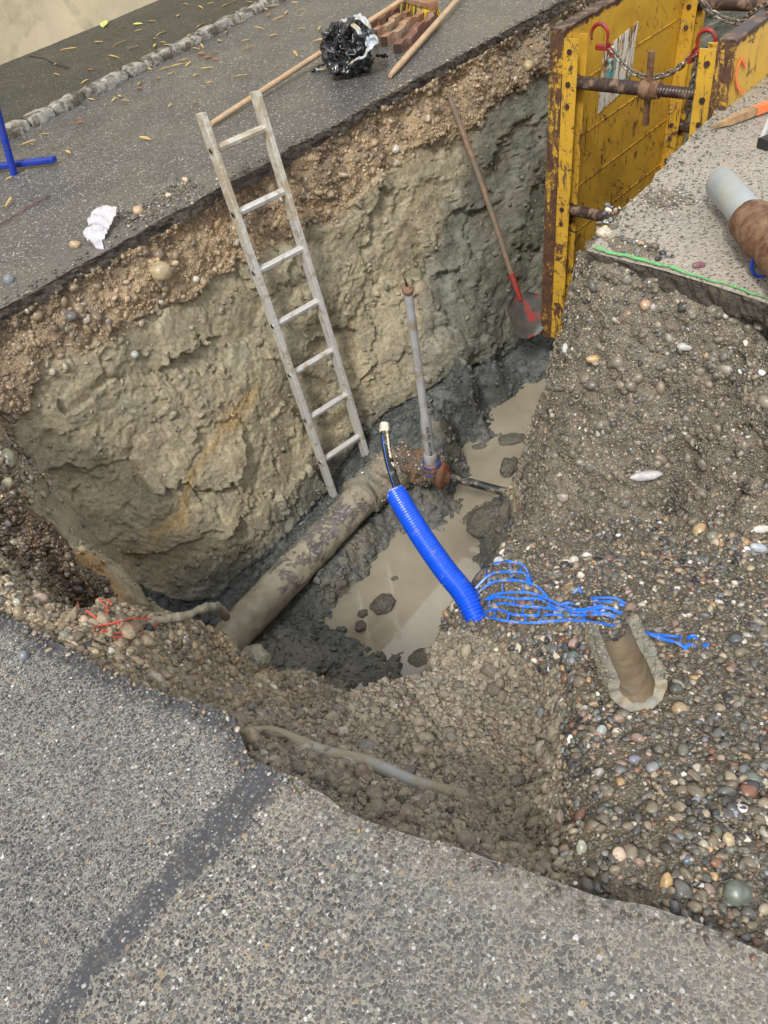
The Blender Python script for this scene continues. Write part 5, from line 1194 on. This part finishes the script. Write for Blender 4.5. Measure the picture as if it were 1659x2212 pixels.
# notched timbers
def timber(p0, p1, wd, ht, n, mt, label, z=.0):
    a = np.array(p0, float); b = np.array(p1, float); L = np.linalg.norm(b - a); v = (b - a) / L; s_ = np.cross((0, 0, 1), v); root = thing('notched_timber', label, 'timber', tuple(a), 'notched timbers on the street')
    m_ = MB(); N_ = 48; V = []
    for i in range(N_ + 1):
        t_ = i / N_; ph = math.sin(2 * PI * n * t_ + .8); k = 1 if ph > .25 else (-1 if ph < -.25 else ph / .25); w_ = wd * (1 + .0 * k); h_ = ht * (1 + .0 * k); off = s_ * wd * .10 * k; dzk = .006 * k
        for sy, sz in ((-1, 0), (1, 0), (1, 1), (-1, 1)): V.append(a + v * L * t_ + off + s_ * sy * w_ / 2 + np.array((0, 0, z + sz * h_ + (dzk if sz else 0))))
    F = [(i * 4 + k, i * 4 + (k + 1) % 4, i * 4 + 4 + (k + 1) % 4, i * 4 + 4 + k) for i in range(N_) for k in range(4)]
    m_.add(V, F + [(3, 2, 1, 0), tuple(range(4 * N_, 4 * N_ + 4))]).build('beam', mt, root)
    MB().box(a - v * .001 + s_ * wd * .10 * (1) + np.array((0, 0, z + ht / 2 + .004)), (v, s_, (0, 0, 1)), (.006, wd * .98, ht * 1.02)).build('end_grain', M['endgrain'], root)
timber(W(862, 118, .0), W(942, 40, .0), .050, .050, 2.2, M['hardwood_dark'], 'dark red notched hardwood timber closest to the pale tool handle')
timber(W(833, 102, .0), W(934, 26, .0), .050, .052, 2.4, M['hardwood'], 'brown notched hardwood timber in the middle with a dark square end')
timber(W(812, 84, .0), W(900, 24, .0), .046, .045, 2.2, M['hardwood'], 'brown notched hardwood timber between the middle one and the black plastic bag')
timber(W(800, 66, .0), W(858, 28, .0), .06, .05, 2, M['hardwood_dark'], 'short dark timber tucked behind the black plastic bag')

# crumpled bag
bagc = W(758, 132, .0) ; bagc = W(757, 100, .13)
bg_ = thing('plastic_bag', 'crumpled ball of black and silver plastic film lying on the broom handle', 'bag', (bagc[0], bagc[1], .0))
BV5, BF5 = ico(5)
def crump(c, rad, seed, stretch=(1, 1, 1), amp=.3):
    q = BV5 * np.array(stretch); f1 = np.abs(fbm(BV5 * [1, 1, .6], .75, 2, seed)); f2 = np.abs(fbm(BV5, .30, 2, seed + 3)); f3 = np.abs(fbm(BV5, .13, 2, seed + 6))
    wq = BV5 + np.stack([fbm(BV5, .5, 2, seed + 20), fbm(BV5, .5, 2, seed + 21), fbm(BV5, .5, 2, seed + 22)], 1) * .25; r = 1.0 + amp * .15 - amp * .55 * (f1 ** .8) + amp * .16 * facet(wq, .7, seed + 30, 1.6) + amp * .22 * (1 - 2.2 * np.abs(fbm(wq * [1, 1.6, .7], .34, 2, seed + 9)))
    return np.array(c) + q * r[:, None] * rad
Vb = crump((bagc[0], bagc[1], .118), .156, 3, (1.05, .95, .86), .55); Vb[:, 2] = np.maximum(Vb[:, 2], .004)
mesh_np('film', Vb, BF5, M['bag'], bg_, smooth=True)
def flap(pts, wd, mt, name, seed):
    P = spl(pts, 10); n = len(P); m_ = 9; V = []; F = []
    for i in range(n):
        t_ = P[min(i + 1, n - 1)] - P[max(i - 1, 0)]; t_ /= np.linalg.norm(t_); s_ = np.cross(t_, (0.1, 0.2, 1)); s_ /= np.linalg.norm(s_); u_ = np.cross(s_, t_)
        for j in range(m_):
            a = -1 + 2 * j / (m_ - 1); q = P[i] + s_ * a * wd * .5 * (1 - .3 * (i / n)); q = q + u_ * (.012 * fbm(q[None], .04, 3, seed)[0] + .012 * abs(math.sin(a * 5 + seed))); q[2] = max(q[2], .005); V.append(q)
    for i in range(n - 1):
        for j in range(m_ - 1): k = i * m_ + j; F.append((k, k + 1, k + m_ + 1, k + m_))
    n1 = len(V); V = V + [q + np.array((0, 0, -.0015)) for q in V]; F = F + [tuple(x_ + n1 for x_ in f[::-1]) for f in F]
    MB().add(V, F).build(name, mt, bg_, smooth=False)
bd_ = (np.array((bagc[0], bagc[1], .135)) - CAM) @ (-BK)
WB = lambda x, y, f: WD(x, y, bd_ - f)
flap([WB(800, 80, .12), WB(803, 100, .15), WB(788, 122, .13), WB(768, 134, .10), WB(757, 146, .04)], .075, M['bag_s'], 'silver_flap', 2)
flap([WB(798, 88, .15), WB(812, 106, .10), WB(806, 124, .05), WB(790, 130, .05)], .07, M['bag_s'], 'silver_flap', 5)
flap([WB(770, 34, .10), WB(786, 46, .14), WB(798, 62, .14), WB(806, 80, .10)], .045, M['bag_s'], 'silver_flap', 8)
flap([WB(742, 44, .13), WB(762, 58, .19), WB(778, 76, .20)], .04, M['bag_s'], 'silver_flap', 11)
flap([WB(712, 84, .12), WB(720, 112, .12), WB(738, 128, .1)], .08, M['bag'], 'film_tail', 14)
flap([WB(726, 50, .13), WB(716, 74, .14), WB(700, 96, .08)], .06, M['bag'], 'film_tail', 16)
flap([WB(760, 40, .16), WB(745, 66, .20), WB(742, 92, .18)], .07, M['bag'], 'film_tail', 17)
flap([W(735, 128, .05), W(712, 138, .03), W(692, 146, .015), W(672, 153, .008)], .075, M['bag'], 'film_tail', 9)
flap([W(745, 134, .03), W(722, 144, .02), W(700, 150, .01), W(684, 155, .008)], .05, M['bag_s'], 'silver_flap', 12)
flap([W(812, 118, .05), W(826, 124, .03), W(834, 128, .01)], .05, M['bag'], 'film_tail', 15)

# crumpled paper
pc = W(215, 497, .02); pr_ = thing('paper_scrap', 'crumpled white paper scrap hanging over the street edge at left', 'paper', tuple(pc))
def sheet(name, rowsP, seed):
    V, F = [], []; n = len(rowsP); m_ = 14
    for i, (l, r_) in enumerate(rowsP):
        for j in range(m_):
            q = np.array(l) + (np.array(r_) - np.array(l)) * j / (m_ - 1); f = fbm(q[None], .035, 3, seed)[0]; q = q + np.array((.3, .3, 1)) * .012 * f + np.array((0, 0, .008 * abs(math.sin(j * 1.1 + i * .5)))); V.append(q)
    for i in range(n - 1):
        for j in range(m_ - 1): k = i * m_ + j; F.append((k, k + 1, k + m_ + 1, k + m_))
    n1 = len(V); V += [q - np.array((0, 0, .002)) for q in V]; F += [tuple(x_ + n1 for x_ in f[::-1]) for f in F]
    MB().add(V, F).build(name, M['rag'], pr_, smooth='all')
def rows(*cps, n=16):
    Lp = spl([c[0] for c in cps], 6); Rp = spl([c[1] for c in cps], 6); return list(zip(Lp, Rp))
sheet('upper_fold', rows((W(222, 446, .05), W(255, 452, .05)), (W(196, 462, .04), W(245, 476, .03)), (W(190, 480, .03), W(236, 490, .02)), (W(212, 492, .02), W(232, 500, .02))), 3)
sheet('lower_fold', rows((W(205, 488, .03), W(232, 494, .03)), (W(180, 500, .02), W(228, 506, .02)), (W(188, 518, .012), W(222, 520, .0)), (W(204, 532, .004), W(226, 540, -.005)), (W(214, 544, -.02), W(229, 554, -.03))), 6)

# barrier foot
bf = thing('barrier', 'blue painted steel barrier foot standing on the street at the left border', 'barrier', tuple(W(30, 372, 0)))
f0 = W(31, 378, .0); up0 = W(-4, 268, .30)
rr_ = ray(0, 262); best = None
for tt in np.linspace(3, 6, 300):
    q = CAM + rr_ * tt; d = math.hypot(q[0] - f0[0], q[1] - f0[1]); 
    if best is None or d < best[0]: best = (d, q)
upp = best[1]; vv = (upp - f0) / np.linalg.norm(upp - f0)
MB().tube([f0, f0 + vv * 1.0], .019, 14).build('post', M['blue_steel'], bf, smooth=True)
g0 = W(118, 344, .03); g1 = W(-60, 366, .035); MB().box((g0 + g1) / 2, (g1 - g0, np.cross(g1 - g0, (0, 0, 1)), (0, 0, 1)), (np.linalg.norm(g1 - g0), .045, .028), .006).build('foot', M['blue_steel'], bf)
g2 = W(-30, 140, .35); g3 = W(6, 128, .35)
cc_ = f0 + vv * .9; MB().tube([cc_, cc_ + (g1 - g0) * .8 + np.array((0, 0, .0))], .017, 12).build('rail', M['blue_steel'], bf, smooth=True)
b2 = thing('barrier', 'blue barrier end showing at the left border below the house wall', 'barrier', tuple(W(-8, 150, .0)))
q0 = W(3, 142, .0); MB().tube([q0, q0 + np.array((-.05, .03, .14))], .018, 12).build('post', M['blue_steel'], b2, smooth=True)
MB().box(q0 + np.array((-.06, -.0, .015)), ((1, -.3, 0), (.3, 1, 0), (0, 0, 1)), (.16, .04, .028), .005).build('foot', M['blue_steel'], b2)

# leaves
def leaf_obj(kind, L, wd, mt):
    V = []; n = 7
    for i in range(n + 1):
        t_ = i / n; w_ = wd * math.sin(PI * min(1, t_ * .96 + .02)) ** .8
        for s_ in (-1, 0, 1): V.append((L * (t_ - .5), s_ * w_ / 2, .003 + .003 * math.sin(PI * t_) + (0.003 if s_ else 0)))
    F = [(i * 3 + j, i * 3 + j + 1, i * 3 + j + 4, i * 3 + j + 3) for i in range(n) for j in range(2)]
    n1 = len(V); V2 = [(a, b, c - .0012) for a, b, c in V]; F += [tuple(k + n1 for k in f[::-1]) for f in F]
    me = bpy.data.meshes.new(kind); me.from_pydata(V + V2, [], F); me.materials.append(mt); me.update(); return me
lm = [leaf_obj('leaf', .085, .019, M['leaf']), leaf_obj('leaf', .065, .016, M['leaf']), leaf_obj('leaf', .11, .014, M['leaf'])]
lb = leaf_obj('leaf', .06, .035, M['leaf_b']); lg = leaf_obj('leaf', .09, .045, M['leaf_g'])
def put_leaf(me, px, py, z, ang, label, group=None, sc=1):
    o = link(bpy.data.objects.new('leaf', me)); o.location = W(px, py, z); o.rotation_euler = (random.uniform(-.15, .15), random.uniform(-.15, .15), ang); o.scale = (sc,) * 3; tag(o, label, 'leaf', group); return o
def zof(px, py):
    p = W(px, py, 0); return .062 if p[1] > kerb_y(p[0]) + .12 else .008
cnt = 0
for px, py in [(430,18),(455,8),(490,12),(330,45),(385,35),(430,60),(300,70),(405,80),(265,62),(212,92),(258,95),(250,75),(290,103),(330,85),(335,100),(355,98),(350,92),(150,110),(120,140),(245,122),(120,162),(240,38),(350,72),(400,10),(540,8),(575,22),(590,12),(620,28),(510,5),(640,5),(470,92),(480,62),(520,50),(530,88),(560,60),(440,100),(460,112),(490,70),(540,105),(600,40),(650,20),(360,150),(380,145),(395,130),(410,138),(370,160),(300,185),(450,150),(420,165),(520,165),(345,170),(200,215),(245,215),(262,208),(320,150),(270,222),(95,290),(60,310),(145,330),(70,312),(22,436),(230,225),(455,180),(370,227),(315,300),(20,385),(500,60),(690,60),(640,118),(688,90),(420,105),(440,52),(650,60),(590,78),(180,180),(220,190)]:
    put_leaf(random.choice(lm), px + random.uniform(-4, 4), py + random.uniform(-3, 3), zof(px, py), random.gauss(.75, .9), 'slender dry yellow leaf fallen on the wet street beside the kerb', 'fallen yellow leaves on the street and sidewalk', random.uniform(.75, 1.2)); cnt += 1
for px, py, s_ in [(435,118,1.2),(448,126,1.1),(465,130,.8),(586,10,1.2),(580,34,.8),(300,192,.8),(172,266,.9),(420,222,.7),(195,152,.8)]:
    put_leaf(lb, px, py, zof(px, py), random.uniform(0, 6), 'curled reddish brown leaf lying by the kerb', 'brown leaves by the kerb', s_)
put_leaf(lg, 226, 54, .064, .8, 'long lime-green leaf on the dark sidewalk near the house wall', None, 1.5); put_leaf(lg, 298, 53, .064, 2.2, 'short lime-green leaf on the sidewalk, right of the long lime-green one', None, .9)

# items on the right pavement
gp_ = thing('grey_pipe_piece', 'short pale grey plastic pipe lying on the right pavement, its end in a rusty socket', 'pipe', tuple(W(1590, 440, .0)))
a = W(1556, 395, .075); b = W(1640, 495, .085); v = (b - a) / np.linalg.norm(b - a)
MB().tube([a + v * -.0, a + v * .004, b], [.048, .051, .051], 34, cap=True).build('tube', M['gpvc2'], gp_, smooth=True)
ir = thing('iron_socket', 'rusty brown cast-iron pipe socket with blue ring on the right pavement', 'pipe fitting', tuple(W(1640, 500, .0)))
c0_ = W(1617, 470, .085); noisy_tube('body', [c0_, c0_ + v * .03, c0_ + v * .16, c0_ + v * .20, c0_ + v * .42], [.056, .067, .070, .062, .058], M['rust'], ir, n=36, amp=.004, sc=.04, sub=12)
rc = W(1662, 565, .05); rr2 = [rc + (np.array((.55, -.6, 0)) / .81 * math.cos(t_) + np.array((0, 0, 1)) * math.sin(t_)) * .05 for t_ in np.linspace(0, 2 * PI, 30)]
MB().tube(rr2, .006, 8, cap=False).build('ring', M['blue_steel'], ir, smooth=True)
sk_ = thing('wooden_stake', 'pointed wooden stake with orange sprayed end lying on the right pavement', 'stake', tuple(W(1590, 255, .0)))
a = W(1534, 277, .016); b = W(1675, 222, .03); v = (b - a) / np.linalg.norm(b - a); s_ = np.cross(v, (0, 0, 1)); s_ /= np.linalg.norm(s_); u_ = np.cross(s_, v); Ls = np.linalg.norm(b - a)
def prism(rows_): 
    m_ = MB(); V = []
    for (t_, w_) in rows_:
        for sa, sb in ((-1, -1), (1, -1), (1, 1), (-1, 1)): V.append(a + v * t_ + s_ * sa * w_ + u_ * sb * w_)
    F = [(i * 4 + k, i * 4 + (k + 1) % 4, i * 4 + 4 + (k + 1) % 4, i * 4 + 4 + k) for i in range(len(rows_) - 1) for k in range(4)]
    return m_.add(V, F + [(3, 2, 1, 0), tuple(range(4 * len(rows_) - 4, 4 * len(rows_)))])
prism([(0, .002), (.09, .014), (Ls * .68, .0155)]).build('shaft', M['stake'], sk_); prism([(Ls * .68, .0155), (Ls, .0155)]).build('sprayed_end', M['orange'], sk_)
bk = thing('metal_bracket', 'grey metal tool corner at the right border of the right pavement', 'tool', tuple(W(1655, 295, .0)))
MB().box(W(1655, 280, .04), (W(1668, 240, .1) - W(1645, 298, .01), (1, 0, 0), (0, 1, .2)), (.20, .035, .02), .004).build('blade', M['alu'], bk); MB().box(W(1662, 306, .02), ((1, -.4, 0), (.4, 1, 0), (0, 0, 1)), (.07, .05, .04), .005).build('grip', M['hole'], bk)

# ------------------------------------------------------------------ small things in the pit
cn = thing('conduit', 'long pale grey conduit half buried in the gravel along the near pavement edge', 'conduit', tuple(hit(700, 1640)[0]))
cpx = [(395,1533),(450,1556),(520,1580),(600,1598),(700,1630),(800,1660),(900,1695),(1003,1722)]
P_ = []
for q in cpx: p, n = hit(*q); P_.append(p)
P_ = np.array(P_); k_ = np.polyfit(np.arange(len(P_)), P_[:, 2], 2); P_[:, 2] = .3 * P_[:, 2] + .7 * np.polyval(k_, np.arange(len(P_))); P_[:, 2] += .010
MB().tube(spl(P_, 10), .017, 16).build('tube', M['conduit'], cn, smooth=True)
rt = thing('root_like_pipe', 'thin sand-crusted old pipe sticking out from the left gravel bank to the water main', 'pipe', tuple(hit(345, 1350)[0]))
pa = gp(318, 1356, .0); pb = gp(345, 1350, .02); zz = pb[2]
Pr = [pa, pb, W(400, 1330, zz - .05), W(445, 1312, zz - .10), W(470, 1312, zz - .16), W(488, 1332, zz - .32)]
noisy_tube('tube', Pr, [.011, .012, .012, .0125, .013, .014], M['mudpipe'], rt, n=12, amp=.004, sc=.02, sub=10)
rs = thing('red_string', 'tangle of thin red plastic string on the gravel at the left pit rim', 'string', tuple(gp(260, 1350)))
for st in [[(178,1322),(176,1310),(188,1302),(210,1304),(224,1308),(236,1318),(240,1345)],[(195,1330),(215,1345),(238,1347)],[(210,1366),(230,1362),(262,1356),(300,1350),(345,1348),(352,1354),(340,1366),(300,1382),(262,1382),(232,1376)],[(228,1380),(240,1366),(250,1386),(280,1390)],[(262,1352),(270,1368),(300,1362),(298,1380)],[(240,1306),(250,1318)]]:
    P = spl([gp(*q, lift=.018 + .010 * random.random()) for q in st], 8); MB().tube(P, .0020, 5).build('loop', M['redwire'], rs, smooth=True)
def lump(name, px, py, wx, hy, mt, label, cat, seed, z=None, flat=.7, amp=.3):
    p = W(px, py, z) if z is not None else hit(px, py)[0]; dpt = (p - CAM) @ (-BK); s_ = dpt / 1660; r1, r2 = wx * s_ / 2, hy * s_ / 2
    V = IV3 if False else ico(4)[0]; F = ico(4)[1]; r = 1 + amp * .6 * fbm(V + seed, .7, 3, seed) + amp * .25 * fbm(V + seed, .2, 3, seed + 2)
    hr = RT * [1, 1, 0]; hr /= np.linalg.norm(hr); hu = UP * [1, 1, 0]; hu /= np.linalg.norm(hu)
    q = (V * r[:, None]); Vw = p + q[:, 0:1] * hr * r1 + q[:, 1:2] * hu * r2 * 1.1 + q[:, 2:3] * np.array((0, 0, 1.)) * r2 * flat
    return tag(mesh_np(name, Vw, F, mt, origin=tuple(p)), label, cat)
lump('mud_clod', 826, 1305, 52, 44, M['darkmud'], 'gravelly mud clod in the puddle left of the blue duct', 'clod', 3, -1.74)
lump('mud_clod', 779, 1352, 24, 26, M['darkmud'], 'small mud clod in the near end of the puddle', 'clod', 5, -1.74)
lump('mud_clod', 784, 1325, 22, 18, M['darkmud'], 'small dark mud clod just above the lowest one in the puddle', 'clod', 6, -1.745)
lump('mud_clod', 852, 1250, 16, 10, M['darkmud'], 'tiny dark lump surfacing in the middle of the puddle', 'clod', 8, -1.75)
lump('mud_clod', 1068, 1128, 120, 84, M['darkmud'], 'large rounded dark mud mound between puddle and gravel bank', 'clod', 9, -1.72, .8, .16)
lump('mud_clod', 1018, 1112, 20, 18, M['darkmud'], 'black wet stone at the left side of the large mud mound', 'clod', 19, -1.68)
lump('mud_clod', 1105, 950, 60, 34, M['darkmud'], 'low mud island in the far part of the puddle', 'clod', 12, -1.75, .5)
lump('mud_clod', 1035, 965, 30, 18, M['darkmud'], 'small mud lump in the far part of the puddle beside the riser pipe', 'clod', 13, -1.75, .5)
lump('mud_clod', 1100, 1010, 40, 50, M['darkmud'], 'dark mud lump at the foot of the right bank', 'clod', 14, -1.74)
lump('clay_lump', 730, 1490, 62, 46, M['clay'], 'grey-green clay lump on the lip of the hollow above the sludge', 'clay lump', 15, None, 1.0, .4)
lump('clay_lump', 545, 1428, 70, 60, M['clay'], 'tan and green clay block at the lower end of the water main', 'clay lump', 16, None, .9, .3)
lump('clay_lump', 912, 1425, 70, 50, M['darkmud'], 'smooth dark scooped clay mound at the top of the hollow', 'clay lump', 17, None, .7, .12)
#@@END
print('verts', sum(len(o.data.vertices) for o in bpy.data.objects if o.type == 'MESH'), 'objects', len(bpy.data.objects))
